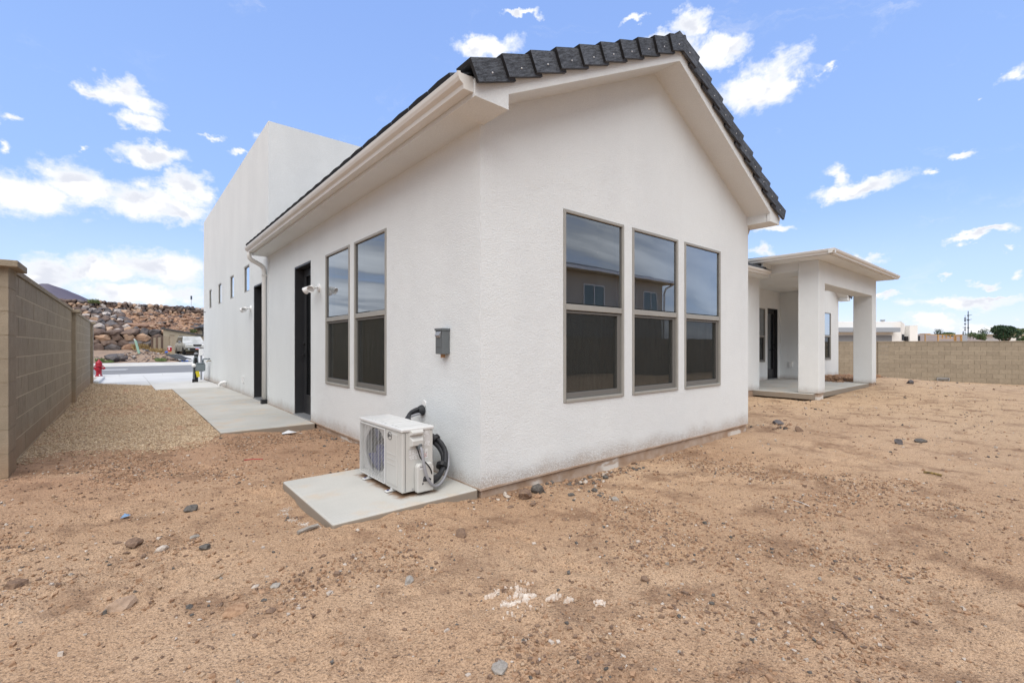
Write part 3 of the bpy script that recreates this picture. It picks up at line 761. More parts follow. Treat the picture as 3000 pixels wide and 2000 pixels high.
lone_rock(.55, 2.42, (.020, .016, .010), 1, 'st_grey', 'small smooth blue-grey pebble near the clay lump', .2, 1)
lone_rock(2.02, 1.36, (.022, .016, .012), 1, 'st_brown', 'small brown stone right of the white plaster streak', .2, 3)
lone_rock(1.05, 1.33, (.046, .030, .010), 1, 'st_grey', 'flat grey stone chip at the very bottom of the yard', .9, 5)
lone_rock(1.57, 2.36, (.032, .028, .024), 1, 'st_brown', 'round brown stone in front of the house corner', .1, 6)
lone_rock(1.07, 2.07, (.040, .020, .010), 1, 'st_grey', 'flat grey stone between the pad and the plaster streak', .8, 0)
lone_rock(2.42, 2.74, (.075, .055, .045), 1, 'st_brown', 'largest brown rock against the footing beside the corner', .6, 4)
lone_rock(2.60, 2.76, (.062, .045, .040), 1, 'st_dark', 'charcoal rock against the footing, right of the brown one', .2, 2)
lone_rock(2.98, 2.28, (.045, .026, .016), 1, 'st_grey', 'grey banded stone in the dirt before the first gable window', .5, 7)
lone_rock(2.75, 2.55, (.040, .018, .014), 1, 'st_dark', 'black oval pebble near the footing', .1, 5)
lone_rock(7.87, 2.89, (.09, .06, .045), 1, 'rock_dark', 'dark rock lump in the open dirt before the patio', .4, 1)
lone_rock(7.47, 2.46, (.07, .05, .04), 1, 'st_brown', 'brown rock right of the dark lump before the patio', .4, 6)
lone_rock(7.93, 1.19, (.085, .035, .028), 1, 'st_dark', 'long charcoal stone on the open dirt right of the patio', -.9, 3)
lone_rock(7.49, 1.34, (.055, .045, .035), 1, 'rock_dark', 'blunt charcoal stone left of the long one on the open dirt', .9, 0)
lone_rock(19.0, 3.1, (.13, .09, .07), 1, 'rock_dark', 'dark boulder chunk on the dirt before the far block wall', .9, 2)

# white plaster spill
def spill(name, label, blobs, m, zoff=.004):
    mb = MB(); r = random.Random(len(label))
    for (x, y, rx, ry, n) in blobs:
        for k in range(n):
            a = r.uniform(0, 6.28); q = math.sqrt(r.uniform(0, 1)); px_, py_ = x + math.cos(a) * q * rx, y + math.sin(a) * q * ry
            s = r.uniform(.003, .012) * (1.35 - q * .8); nn = 7
            zc = gz1(px_, py_) + zoff
            ring = [(px_ + s * r.uniform(.6, 1.3) * math.cos(6.283 * i / nn), py_ + s * r.uniform(.6, 1.3) * math.sin(6.283 * i / nn), zc - .006) for i in range(nn)]
            top = [(px_ + (p[0] - px_) * .6, py_ + (p[1] - py_) * .6, zc + r.uniform(.001, .006)) for p in ring]
            mb.add(ring + top, [(i, (i + 1) % nn, nn + (i + 1) % nn, nn + i) for i in range(nn)] + [tuple(range(nn, 2 * nn))])
    return stuff(tagp(mb.build(name, m), label, 'plaster'))
spill('plaster_spill', 'crumbled white plaster streak dropped on the dirt in the foreground', [(1.318, 1.615, .030, .028, 55), (1.36, 1.60, .04, .018, 40), (1.43, 1.60, .055, .024, 110), (1.41, 1.65, .06, .020, 50), (1.54, 1.535, .05, .018, 60), (1.575, 1.475, .03, .016, 26), (1.316, 1.722, .05, .014, 34), (1.46, 1.70, .10, .05, 22), (1.36, 1.55, .12, .05, 16)], M['chalk'])
spill('plaster_spill', 'small separate patch of white plaster right of the long streak', [(1.66, 1.36, .030, .022, 26)], M['chalk'])
spill('concrete_spill', 'thin pale film of spilled concrete in the dirt along the pad edge', [(.90, 3.66, .05, .05, 40), (.86, 3.56, .04, .05, 26), (.88, 3.40, .035, .07, 34), (.90, 3.22, .03, .10, 40), (.93, 3.05, .02, .08, 14)], M['st_pale'], -.001)
# little litter
def stick(name, label, a, b, r, m, cat='stick'):
    mb = MB(); A, B = Vector((*a, gz1(*a) + r + .002)), Vector((*b, gz1(*b) + r + .002)); mb.tube([A, (A + B) / 2 + Vector((.004, .003, .004)), B], r, 6)
    return tagp(mb.build(name, m), label, cat)
stick('stick', 'thin white stick lying on the dirt right of centre', (4.066, 1.385), (4.007, 1.243), .0022, M['white_pl'])
stick('stick', 'weathered black and gold strip of wood on the open dirt', (5.93, .87), (5.91, .74), .012, mat('gold_wood', (.35, .24, .07), .8, c2=(.06, .05, .03), vs=30.))
stick('stick', 'grey ribbed stick beside the near corner of the pad', (.80, 2.98), (.93, 3.02), .012, M['st_grey'])
stick('wire', 'red cable offcut with black end on the dirt near the walkway', (.94, 5.44), (1.10, 5.37), .004, M['cooler'], 'wire')
mb = MB(); zc = gz1(0, 4.14)
mb.add([(-.02, 4.12, zc + .012), (.015, 4.11, zc + .02), (.03, 4.15, zc + .014), (-.005, 4.165, zc + .028), (-.03, 4.14, zc + .006)], [(0, 1, 3), (1, 2, 3), (0, 3, 4)])
tagp(mb.build('plastic_scrap', mat('pale_blue_plastic', (.16, .26, .40), .6)), 'crumpled light blue plastic scrap on the left dirt', 'litter')
mb = MB(); zc = gz1(1.72, 6.72)
mb.add([(1.60, 6.70, zc + .02), (1.72, 6.62, zc + .035), (1.80, 6.72, zc + .02), (1.70, 6.78, zc + .05), (1.62, 6.78, zc + .02)], [(0, 1, 3), (1, 2, 3), (0, 3, 4)])
tagp(mb.build('plastic_wrapper', M['label_white']), 'crumpled clear plastic wrapper in the dirt by the walkway edge', 'litter')

# ------------------------------------------------------------------ concrete pad, walkway, driveway, street
mb = MB()
mb.box(.995, X0 - .004, 2.945, 4.15, -.13, 0.)
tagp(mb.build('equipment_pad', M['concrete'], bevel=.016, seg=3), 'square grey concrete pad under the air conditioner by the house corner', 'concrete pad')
walk = thing('walkway', 'broomed concrete walkway of wide slabs along the white side wall', 'walkway', (1.5, 7, 0)); walk['kind'] = 'structure'
joints = [6.99, 8.36, 9.82, 11.22, 12.64, 14.0, 15.1]
for a, b in zip(joints[:-1], joints[1:]):
    mb = MB(); za = -.002 - max(0, a - 11) * .004; zb = -.002 - max(0, b - 11) * .004
    mb.box(.94, X0 - .006, a + .004, b - .004, -.14, 0)
    mb.v = [(v[0], v[1], v[2] + (za if v[1] < (a + b) / 2 else zb)) for v in mb.v]
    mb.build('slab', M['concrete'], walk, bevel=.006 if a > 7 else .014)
drive = thing('driveway', 'pale concrete driveway sloping from the house side to the street', 'driveway', (4, 20, 0)); drive['kind'] = 'structure'
def zdr(y): return np.interp(y, [15.1, 17.3, 22, 26.8, 27.9], [-.018, -.035, -.12, -.215, -.22]).item()
def slab(poly, m=None, parent=drive, name='slab', th=.12, f=zdr, bevel=.006):
    mb = MB(); n = len(poly); mb.add([(p[0], p[1], f(p[1]) - th) for p in poly] + [(p[0], p[1], f(p[1])) for p in poly],
        [(i, (i + 1) % n, n + (i + 1) % n, n + i) for i in range(n)] + [tuple(reversed(range(n))), tuple(range(n, 2 * n))])
    return mb.build(name, m or M['conc_pale'], parent, bevel=bevel)
slab([(.60, 15.108), (X0 - .006, 15.108), (X0 - .006, 17.28), (.585, 17.28)])
slab([(.578, 17.288), (2.6, 17.288), (2.6, 21.6), (.60, 21.6)])
slab([(.60, 21.608), (2.6, 21.608), (2.6, 26.8), (.59, 26.8)])
for (xa, xb) in ((2.608, 5.6), (5.608, 8.6), (8.608, 11.6)):
    slab([(xa, 19.45), (xb, 19.45), (xb, 23.1), (xa, 23.1)]); slab([(xa, 23.108), (xb, 23.108), (xb, 26.8), (xa, 26.8)])
slab([(-.80, 19.27), (.572, 17.30), (.592, 21.6), (-.78, 21.6)]); slab([(-.78, 21.608), (.592, 21.608), (.582, 26.8), (-.62, 26.8)])
mb = MB(); n = 5                               # raised kerb along the drive's left edge
mb.prism([(-.86, -.2), (-.60, -.2), (-.64, .03), (-.80, .05)], lambda a, b, t: (a, t, b + zdr(t) + .05), 19.4, 24.4)
struct(mb.build('kerb', M['conc_pale'], bevel=.02))
side = thing('pavement', 'pale concrete pavement strips beside the street', 'pavement', (6, 27.5, -.2)); side['kind'] = 'structure'
zs = lambda y: -.225
for i in range(12):
    xa = -6.4 + i * 1.55; slab([(xa, 26.81), (xa + 1.54, 26.81), (xa + 1.54, 28.2), (xa, 28.2)], parent=side, f=zs)
for i in range(9):
    xa = -6.4 + i * 2.05; slab([(xa, 28.21), (xa + 2.04, 28.21), (xa + 2.04, 30.2), (xa, 30.2)], parent=side, f=lambda y: np.interp(y, [28.2, 29.7, 30.2], [-.225, -.27, -.29]).item(), name='gutter_pan')
mb = MB(); mb.quad((-60, 30.0, -.30), (60, 29.0, -.30), (60, 42.3, -.30), (-60, 43.3, -.30)); struct(mb.build('street', M['asphalt']))
mb = MB(); mb.quad((-1.1, 36.2, -.296), (-.9, 36.9, -.296), (.15, 36.5, -.296), (.0, 35.9, -.296))
struct(mb.build('street_marking', M['paint']))
mb = MB(); mb.prism([(42.0, -.29), (42.45, -.29), (42.5, -.14), (43.9, -.12), (43.9, -.5), (42.0, -.5)], lambda a, b, t: (t, a, b), -9, 40)
struct(mb.build('far_pavement', M['conc_pale'], bevel=.02))

# ------------------------------------------------------------------ block walls
def block_wall(label, runs, parts=300, cat='block wall', mortar='mortar'):
    """runs: list of dict(a, b, z0, n, thick, face-offset) straight pieces of coursed block; pilasters likewise"""
    w = thing('block_wall', label, cat, (*runs[0]['a'], runs[0]['z0']))
    blocks = []
    core = MB()
    for r in runs:
        A, B = Vector((*r['a'], 0)), Vector((*r['b'], 0)); D = (B - A); L = D.length; D.normalize(); Nn = Vector((-D.y, D.x, 0)) * r.get('side', 1)
        t = r['t']; H = .2032 if 'h' not in r else r['h']; bl = r.get('len', .4064)
        for j in range(r['n']):
            s = 0. if (j % 2 == 0 or r.get('stack')) else -bl / 2
            while s < L - .02:
                s0, s1 = max(s, 0), min(s + bl, L)
                if s1 - s0 > .05: blocks.append((A, D, Nn, s0 + .005, s1 - .005, t, r['z0'] + j * H + .006, r['z0'] + (j + 1) * H - .006, r.get('vis', 1)))
                s += bl
        e = .004
        P = [A + D * .002 + Nn * e, A + D * (L - .002) + Nn * e, A + D * (L - .002) + Nn * (t - e), A + D * .002 + Nn * (t - e)]
        z0, z1 = r['z0'], r['z0'] + r['n'] * H - .002
        core.add([(p.x, p.y, z0) for p in P] + [(p.x, p.y, z1) for p in P], [(0, 1, 2, 3), (4, 5, 6, 7), (0, 1, 5, 4), (1, 2, 6, 5), (2, 3, 7, 6), (3, 0, 4, 7)])
    o = core.build('mortar_core', M['mortar_dark'], w)
    for r in runs:                                 # pale bed joints, struck a little behind the block faces
        A, B = Vector((*r['a'], 0)), Vector((*r['b'], 0)); D = (B - A); L = D.length; D.normalize(); Nn = Vector((-D.y, D.x, 0)) * r.get('side', 1)
        for j in range(1, r['n']):
            zj = r['z0'] + j * .2032; big = r.get('beds') is None or j in r['beds']
            P = [A + D * .003 + Nn * .0015, A + D * (L - .003) + Nn * .0015, A + D * (L - .003) + Nn * (r['t'] - .0015), A + D * .003 + Nn * (r['t'] - .0015)]
            mb = MB(); e = .0055 if big else .003
            mb.add([(p.x, p.y, zj - e) for p in P] + [(p.x, p.y, zj + e) for p in P], [(0, 1, 5, 4), (1, 2, 6, 5), (2, 3, 7, 6), (3, 0, 4, 7)])
            mb.build('bed_joint', M['mortar_pale'] if big else M['mortar'], w)
    def blk(mbb, bk):
        A, D, Nn, s0, s1, t, z0, z1, _ = bk
        P = [A + D * s0, A + D * s1, A + D * s1 + Nn * t, A + D * s0 + Nn * t]
        mbb.add([(p.x, p.y, z0) for p in P] + [(p.x, p.y, z1) for p in P], [(0, 1, 2, 3), (4, 5, 6, 7), (0, 1, 5, 4), (1, 2, 6, 5), (2, 3, 7, 6), (3, 0, 4, 7)])
    blocks.sort(key=lambda k: (k[0] + k[1] * k[3]).length)
    for bk in blocks[:parts]:
        mbb = MB(); blk(mbb, bk)
        c = sum((Vector(v) for v in mbb.v), Vector()) / 8
        c += bk[2] * 0
        j = Vector((rnd.uniform(-.0012, .0012), rnd.uniform(-.0012, .0012), 0))
        mbb.v = [tuple(Vector(v) + j) for v in mbb.v]
        mbb.build('block', M['block'], w)
    if len(blocks) > parts:
        mbb = MB()
        for bk in blocks[parts:]: blk(mbb, bk)
        stuff(mbb.build('blocks', M['block'], w))
    return w
def cap(parent, a, b, t, z0, th, over=.015, side=1, name='cap_block', step=.4064):
    A, B = Vector((*a, 0)), Vector((*b, 0)); D = (B - A); L = D.length; D.normalize(); Nn = Vector((-D.y, D.x, 0)) * side
    k = max(1, round(L / step))
    for i in range(k):
        s0, s1 = L * i / k + .002, L * (i + 1) / k - .002
        P = [A + D * s0 - Nn * over, A + D * s1 - Nn * over, A + D * s1 + Nn * (t + over), A + D * s0 + Nn * (t + over)]
        mb = MB(); mb.add([(p.x, p.y, z0) for p in P] + [(p.x, p.y, z0 + th) for p in P], [(0, 1, 2, 3), (4, 5, 6, 7), (0, 1, 5, 4), (1, 2, 6, 5), (2, 3, 7, 6), (3, 0, 4, 7)])
        mb.build(name, M['block'], parent)
def pil(parent, x0, x1, y0, y1, z0, n, h=.2032):
    for j in range(n):
        MB().box(x0, x1, y0, y1, z0 + j * h + .003, z0 + (j + 1) * h - .003).build('pilaster_block', M['block'], parent)
    MB().box(x0 + .004, x1 - .004, y0 + .004, y1 - .004, z0, z0 + n * h - .004).build('pilaster_core', M['mortar'], parent)
    MB().box(x0 - .065, x1 + .065, y0 - .07, y1 + .05, z0 + n * h - .03, z0 + n * h + .027).build('pilaster_cap', M['block'], parent, bevel=.006)
zw = -.01 - .2032 * 0
lw = block_wall('tan concrete block wall along the gravel side yard, with three pilasters', [
    dict(a=(-.83, 6.17), b=(-.83, 12.76), z0=-.21, n=10, t=.15, side=1, stack=False),
    dict(a=(-.83, 13.13), b=(-.83, 19.15), z0=-.21, n=10, t=.15, side=1)], parts=258)
cap(lw, (-.83, 6.17), (-.83, 12.76), .15, 1.822, .05); cap(lw, (-.83, 13.13), (-.83, 19.15), .15, 1.822, .05)
for yy in (5.80, 12.76, 19.15): pil(lw, -1.09, -.77, yy, yy + .37, -.21, 10)

# right hand far wall: oblique
A = Vector((28.145, 5.393)); B = Vector((29.936, 1.104)); dr = (B - A).normalized()
P0 = A - dr * .42; PL = P0 - dr * 5.0; PR = B + dr * 5.2
zt = 1.30; zb_ = zt - 10 * .2032
rw = block_wall('long tan concrete block wall closing the yard behind the patio', [
    dict(a=tuple(A), b=tuple(PR), z0=zb_, n=10, t=.15, side=1, beds=(6, 8)), dict(a=tuple(PL), b=tuple(P0), z0=zb_, n=10, t=.15, side=1, beds=(6, 8))], parts=265)
cap(rw, tuple(A), tuple(PR), .15, zt, .045, step=.8); cap(rw, tuple(PL), tuple(P0), .15, zt, .045, step=.8)
Nn = Vector((-dr.y, dr.x))
for j in range(10):
    mb = MB(); q0, q1 = P0, A; f = -.05
    P = [q0 + Nn * f, q1 + Nn * f, q1 + Nn * .2, q0 + Nn * .2]
    mb.add([(p.x, p.y, zb_ + j * .2032 + .004) for p in P] + [(p.x, p.y, zb_ + (j + 1) * .2032 - .004) for p in P], [(0, 1, 2, 3), (4, 5, 6, 7), (0, 1, 5, 4), (1, 2, 6, 5), (2, 3, 7, 6), (3, 0, 4, 7)])
    mb.build('pilaster_block', M['block'], rw)
mb = MB(); P = [P0 + Nn * -.07 - dr * .03, A + Nn * -.07 + dr * .03, A + Nn * .22 + dr * .03, P0 + Nn * .22 - dr * .03]
mb.add([(p.x, p.y, zt) for p in P] + [(p.x, p.y, zt + .045) for p in P], [(0, 1, 2, 3), (4, 5, 6, 7), (0, 1, 5, 4), (1, 2, 6, 5), (2, 3, 7, 6), (3, 0, 4, 7)])
mb.build('pilaster_cap', M['block'], rw)
# trough-like drain block at its foot
dc = A + dr * 1.95 + Nn * -.12
o = thing('scupper', 'small galvanised drain hood set in the foot of the far block wall', 'drain', (dc.x, dc.y, -.50), math.atan2(dr.y, dr.x))
MB().box(-.22, .22, -.02, .06, .02, .04).build('floor_plate', M['galv'], o, local=True)
MB().box(-.22, -.19, -.02, .06, .04, .16).build('cheek', M['galv'], o, local=True)
MB().box(.19, .22, -.02, .06, .04, .16).build('cheek', M['galv'], o, local=True)
MB().box(-.19, .19, .02, .06, .10, .16).build('hood', M['galv'], o, local=True)
# wall behind the camera (seen only mirrored in the lower panes)
yw = block_wall('tan block wall mirrored faintly in the lower gable window panes', [dict(a=(34, -8.5), b=(4, -8.5), z0=-.5, n=10, t=.15, side=1)], parts=0)

# ------------------------------------------------------------------ house
H = thing('house', 'white stucco single-storey house with charcoal tile roof and grey-taupe windows', 'house', (X0, Y0, 0))

def sheet(name, outer, holes, mapf, m=None, depth=.13, dirx=None, parent=H, reveal=True, rm=None):
    """flat wall with real openings and their reveals. outer / holes in (s, z); mapf(s, z, d): d = depth into the wall"""
    loops = [outer] + [[(h[0], h[2]), (h[1], h[2]), (h[1], h[3]), (h[0], h[3])] for h in holes]
    flat = [p for l in loops for p in l]
    tris = tessellate_polygon([[Vector((p[0], p[1], 0)) for p in l] for l in loops])
    mb = MB(); mb.add([mapf(p[0], p[1], 0) for p in flat], tris)
    if reveal:
        for h in holes:
            c = [(h[0], h[2]), (h[1], h[2]), (h[1], h[3]), (h[0], h[3])]
            for i in range(4):
                a, b = c[i], c[(i + 1) % 4]
                mb.quad(mapf(a[0], a[1], 0), mapf(b[0], b[1], 0), mapf(b[0], b[1], depth), mapf(a[0], a[1], depth), 1 if (rm and h in rm) else 0)
    me = bpy.data.meshes.new(name); me.from_pydata(mb.v, [], mb.f)
    for mm in ([m or M['stucco']] + ([M['door']] if rm else [])): me.materials.append(mm)
    me.polygons.foreach_set('material_index', mb.mi); me.update()
    o = bpy.data.objects.new(name, me); link(o, parent); return o

fY = lambda Y: (lambda s, z, d: (s, Y + d, z))
fX = lambda X: (lambda s, z, d: (X + d, s, z))

def window(w, h, rail, loc, rz, blinds=False, parent=H, lower_screen=True, small=False):
    """window unit in local space: x along the wall (0..w), y into the wall, z up"""
    ft = .029 if not small else .026
    mb = MB()
    o1, o2 = -.010, .06
    mb.box(0, ft, o1, o2, 0, h); mb.box(w - ft, w, o1, o2, 0, h); mb.box(ft, w - ft, o1, o2, h - ft, h)
    mb.box(ft, w - ft, o1 - .006, o2, 0, ft)
    win = mb.build('window', M['frame'], parent, bevel=.004, loc=loc, rot=(0, 0, rz))
    L = dict(local=True)
    if rail:
        MB().box(ft + .001, w - ft - .001, -.004, .06, rail - .028, rail + .028).build('meeting_rail', M['frame'], win, bevel=.004, **L)
        up0 = rail + .033
        # lower sash, set back, dark
        s = MB(); a = ft + .002
        s.box(a, a + .022, .012, .05, ft, rail - .033); s.box(w - a - .055, w - a, .012, .05, ft, rail - .033)
        s.box(a + .022, w - a - .055, .012, .05, ft + .001, ft + .055); s.box(a + .022, w - a - .055, .012, .05, rail - .055, rail - .034)
        s.build('sash', M['sash'], win, bevel=.003, **L)
        MB().quad((a + .02, .040, ft + .05), (w - a - .05, .040, ft + .05), (w - a - .05, .040, rail - .05), (a + .02, .040, rail - .05)).build('lower_pane', M['glass'], win, **L)
        if lower_screen:
            MB().quad((a + .02, .020, ft + .05), (w - a - .05, .020, ft + .05), (w - a - .05, .020, rail - .05), (a + .02, .020, rail - .05)).build('insect_screen', M['screen'], win, **L)
    else: up0 = ft
    gk = MB(); a = ft + .001; gw = .007
    gk.box(a, a + gw, .002, .045, up0, h - ft); gk.box(w - a - gw, w - a, .002, .045, up0, h - ft); gk.box(a + gw, w - a - gw, .012, .045, up0, up0 + gw); gk.box(a + gw, w - a - gw, .012, .045, h - ft - gw, h - ft)
    gk.build('glazing_bead', M['sash'], win, **L)
    MB().quad((a, .012, up0), (w - a, .012, up0), (w - a, .012, h - ft), (a, .012, h - ft)).build('upper_pane', M['glass'], win, **L)
    if blinds:
        b = MB(); z = ft + .02
        while z < h - ft: b.add([(a, .09, z), (w - a, .09, z), (w - a, .105, z + .022), (a, .105, z + .022)], [(0, 1, 2, 3)]); z += .032
        b.build('blind', M['inside'], win, **L)
    return win

ZB, ZT, RL = .60, 2.372, .877
XR = 6.89; XM = (X0 + XR) / 2; ZA = 4.165
gw = [(3.055, 3.955), (4.10, 5.0), (5.145, 6.05)]
def rake(x, xm=XM, za=4.14): return za - .5 * abs(x - xm)
sheet('gable_wall', [(X0, 0), (XR, 0), (XR, 3.02), (XM, ZA + .02), (X0, 3.02)], [(a, b, ZB, ZT) for a, b in gw], fY(Y0))
for a, b in gw: window(b - a - .004, ZT - ZB - .004, RL, (a + .002, Y0, ZB + .002), 0)
dN, dF = (7.225, 8.09), (10.345, 11.16)
sw = [(4.612, 5.508), (5.66, 6.553)]
sheet('side_wall', [(Y0, 0), (dN[0], 0), (dN[0], 2.40), (dN[1], 2.40), (dN[1], 0), (9.85, 0), (9.85, 2.98), (Y0, 2.98)], [(a, b, ZB, ZT) for a, b in sw], fX(X0))
for a, b in sw: window(b - a - .004, ZT - ZB - .004, RL, (X0, b - .002, ZB + .002), RAD(-90))
# tower / tall flat roofed part
XT = X0 - .012
sm = [(11.63, 12.25, 2.345, 2.945), (13.58, 14.12, 2.347, 2.935), (15.56, 16.14, 2.347, 2.94), (17.52, 18.08, 2.346, 2.945)]
sheet('tower_side_wall', [(9.85, 0), (dF[0], 0), (dF[0], 2.40), (dF[1], 2.40), (dF[1], 0), (14.5, -.01), (19.45, -.03), (19.45, 5.46), (9.85, 5.46)], sm, fX(XT))
for (a, b, z0, z1) in sm: window(b - a - .004, z1 - z0 - .004, 0, (XT + .02, b - .002, z0 + .002), RAD(-90), small=True)
sheet('tower_front_wall', [(XT, 0), (9.5, 0), (9.5, 5.46), (XT, 5.46)], [], fY(9.85))
sheet('tower_rear_wall', [(XT, -.1), (9.5, -.1), (9.5, 5.46), (XT, 5.46)], [], fY(19.45))
MB().box(XT + .03, 9.47, 9.88, 19.42, 5.30, 5.455).build('tower_roof', M['stucco_far'], H)
MB().quad((9.5, 9.85, -.1), (9.5, 19.45, -.1), (9.5, 19.45, 5.46), (9.5, 9.85, 5.46)).build('tower_back_wall', M['stucco'], H)
# doors
def door(parent, w, h, loc, rz, glazed, depth=.135, hinge_left=False, lever=True):
    fr = MB(); d0, d1 = .0, depth
    fr.box(0, .028, .004, depth + .05, 0, h); fr.box(w - .028, w, .004, depth + .05, 0, h); fr.box(.028, w - .028, .004, depth + .05, h - .028, h)
    D = fr.build('door', M['door'], parent, loc=loc, rot=(0, 0, rz), bevel=.003)
    lf = MB(); a, b = .03, w - .03; st = .115
    if glazed:
        lf.box(a, a + st, depth, depth + .044, .02, h - .03); lf.box(b - st, b, depth, depth + .044, .02, h - .03)
        lf.box(a + st, b - st, depth, depth + .044, .02, .32); lf.box(a + st, b - st, depth, depth + .044, h - .03 - st, h - .03)
        L_ = lf.build('door_leaf', M['door'], D, local=True, bevel=.004)
        MB().quad((a + st, depth + .02, .32), (b - st, depth + .02, .32), (b - st, depth + .02, h - .03 - st), (a + st, depth + .02, h - .03 - st)).build('pane', M['door_glass'], D, local=True)
        tr = MB()
        for (x0_, x1_, z0_, z1_) in ((a + st - .012, a + st + .012, .32, h - .145), (b - st - .012, b - st + .012, .32, h - .145), (a + st, b - st, .308, .332), (a + st, b - st, h - .157, h - .133)):
            tr.box(x0_, x1_, depth - .008, depth + .01, z0_, z1_)
        tr.build('glazing_trim', M['door'], D, local=True, bevel=.003)
    else:
        lf.box(a, b, depth, depth + .044, .02, h - .03); lf.build('door_leaf', M['door'], D, local=True, bevel=.004)
        pn = MB(); pn.box(a + .13, b - .13, depth - .006, depth, .25, .95); pn.box(a + .13, b - .13, depth - .006, depth, 1.15, h - .2); pn.build('raised_panel', M['door'], D, local=True, bevel=.005)
    MB().box(.0, w, -.02, depth + .06, -.02, .018).build('threshold', M['galv'], D, local=True)
    lx = (a + .07) if hinge_left else (b - .07)
    hm = M['galv'] if not glazed else M['black']
    kb = MB(); kb.lathe([(.001, -.0), (.03, 0), (.03, -.012), (.012, -.014), (.012, -.05)], (lx, depth, .98), 12, axis='y')
    kb.box(min(lx, lx + (.11 if hinge_left else -.11)), max(lx, lx + (.11 if hinge_left else -.11)), depth - .062, depth - .045, .968, .988)
    kb.build('handle', hm, D, local=True)
    MB().lathe([(.001, 0), (.028, 0), (.028, -.03), (.02, -.034)], (lx, depth, 1.16), 12, axis='y').build('deadbolt', hm, D, local=True)
    return D
door(H, dN[1] - dN[0], 2.40, (X0, dN[1], 0), RAD(-90), True, hinge_left=True)
door(H, dF[1] - dF[0], 2.40, (XT, dF[1], 0), RAD(-90), False, hinge_left=False)
# room behind glass: plain dim rooms, with a wall edge standing a little inside each gable window
room = MB()
room.quad((X0 + .20, Y0 + .16, .02), (XR - .15, Y0 + .16, .02), (XR - .15, 9.7, .02), (X0 + .20, 9.7, .02), 1)
room.quad((X0 + .20, 7.0, .02), (XR - .15, 7.0, .02), (XR - .15, 7.0, 2.8), (X0 + .20, 7.0, 2.8))
room.quad((XR - .15, Y0 + .16, .02), (XR - .15, 7.0, .02), (XR - .15, 7.0, 2.8), (XR - .15, Y0 + .16, 2.8))
room.quad((X0 + .20, Y0 + .16, 2.8), (XR - .15, Y0 + .16, 2.8), (XR - .15, 9.7, 2.8), (X0 + .20, 9.7, 2.8))
for (a, b) in gw:                               # inner reveals of drywall, far side
    room.quad((b + .0, Y0 + .14, ZB), (b + .0, Y0 + .34, ZB), (b + .0, Y0 + .34, ZT), (b + .0, Y0 + .14, ZT))
    room.quad((a - .0, Y0 + .14, ZB), (a - .0, Y0 + .34, ZB), (a - .0, Y0 + .34, ZT), (a - .0, Y0 + .14, ZT))
for i in range(len(gw) - 1):
    room.quad((gw[i][1], Y0 + .34, 0), (gw[i + 1][0], Y0 + .34, 0), (gw[i + 1][0], Y0 + .34, 2.8), (gw[i][1], Y0 + .34, 2.8))
for (a, b) in sw:
    for q in (a, b): room.quad((X0 + .14, q, ZB), (X0 + .34, q, ZB), (X0 + .34, q, ZT), (X0 + .14, q, ZT))
room.build('interior_room', [M['inside'], M['inside_floor']], H)

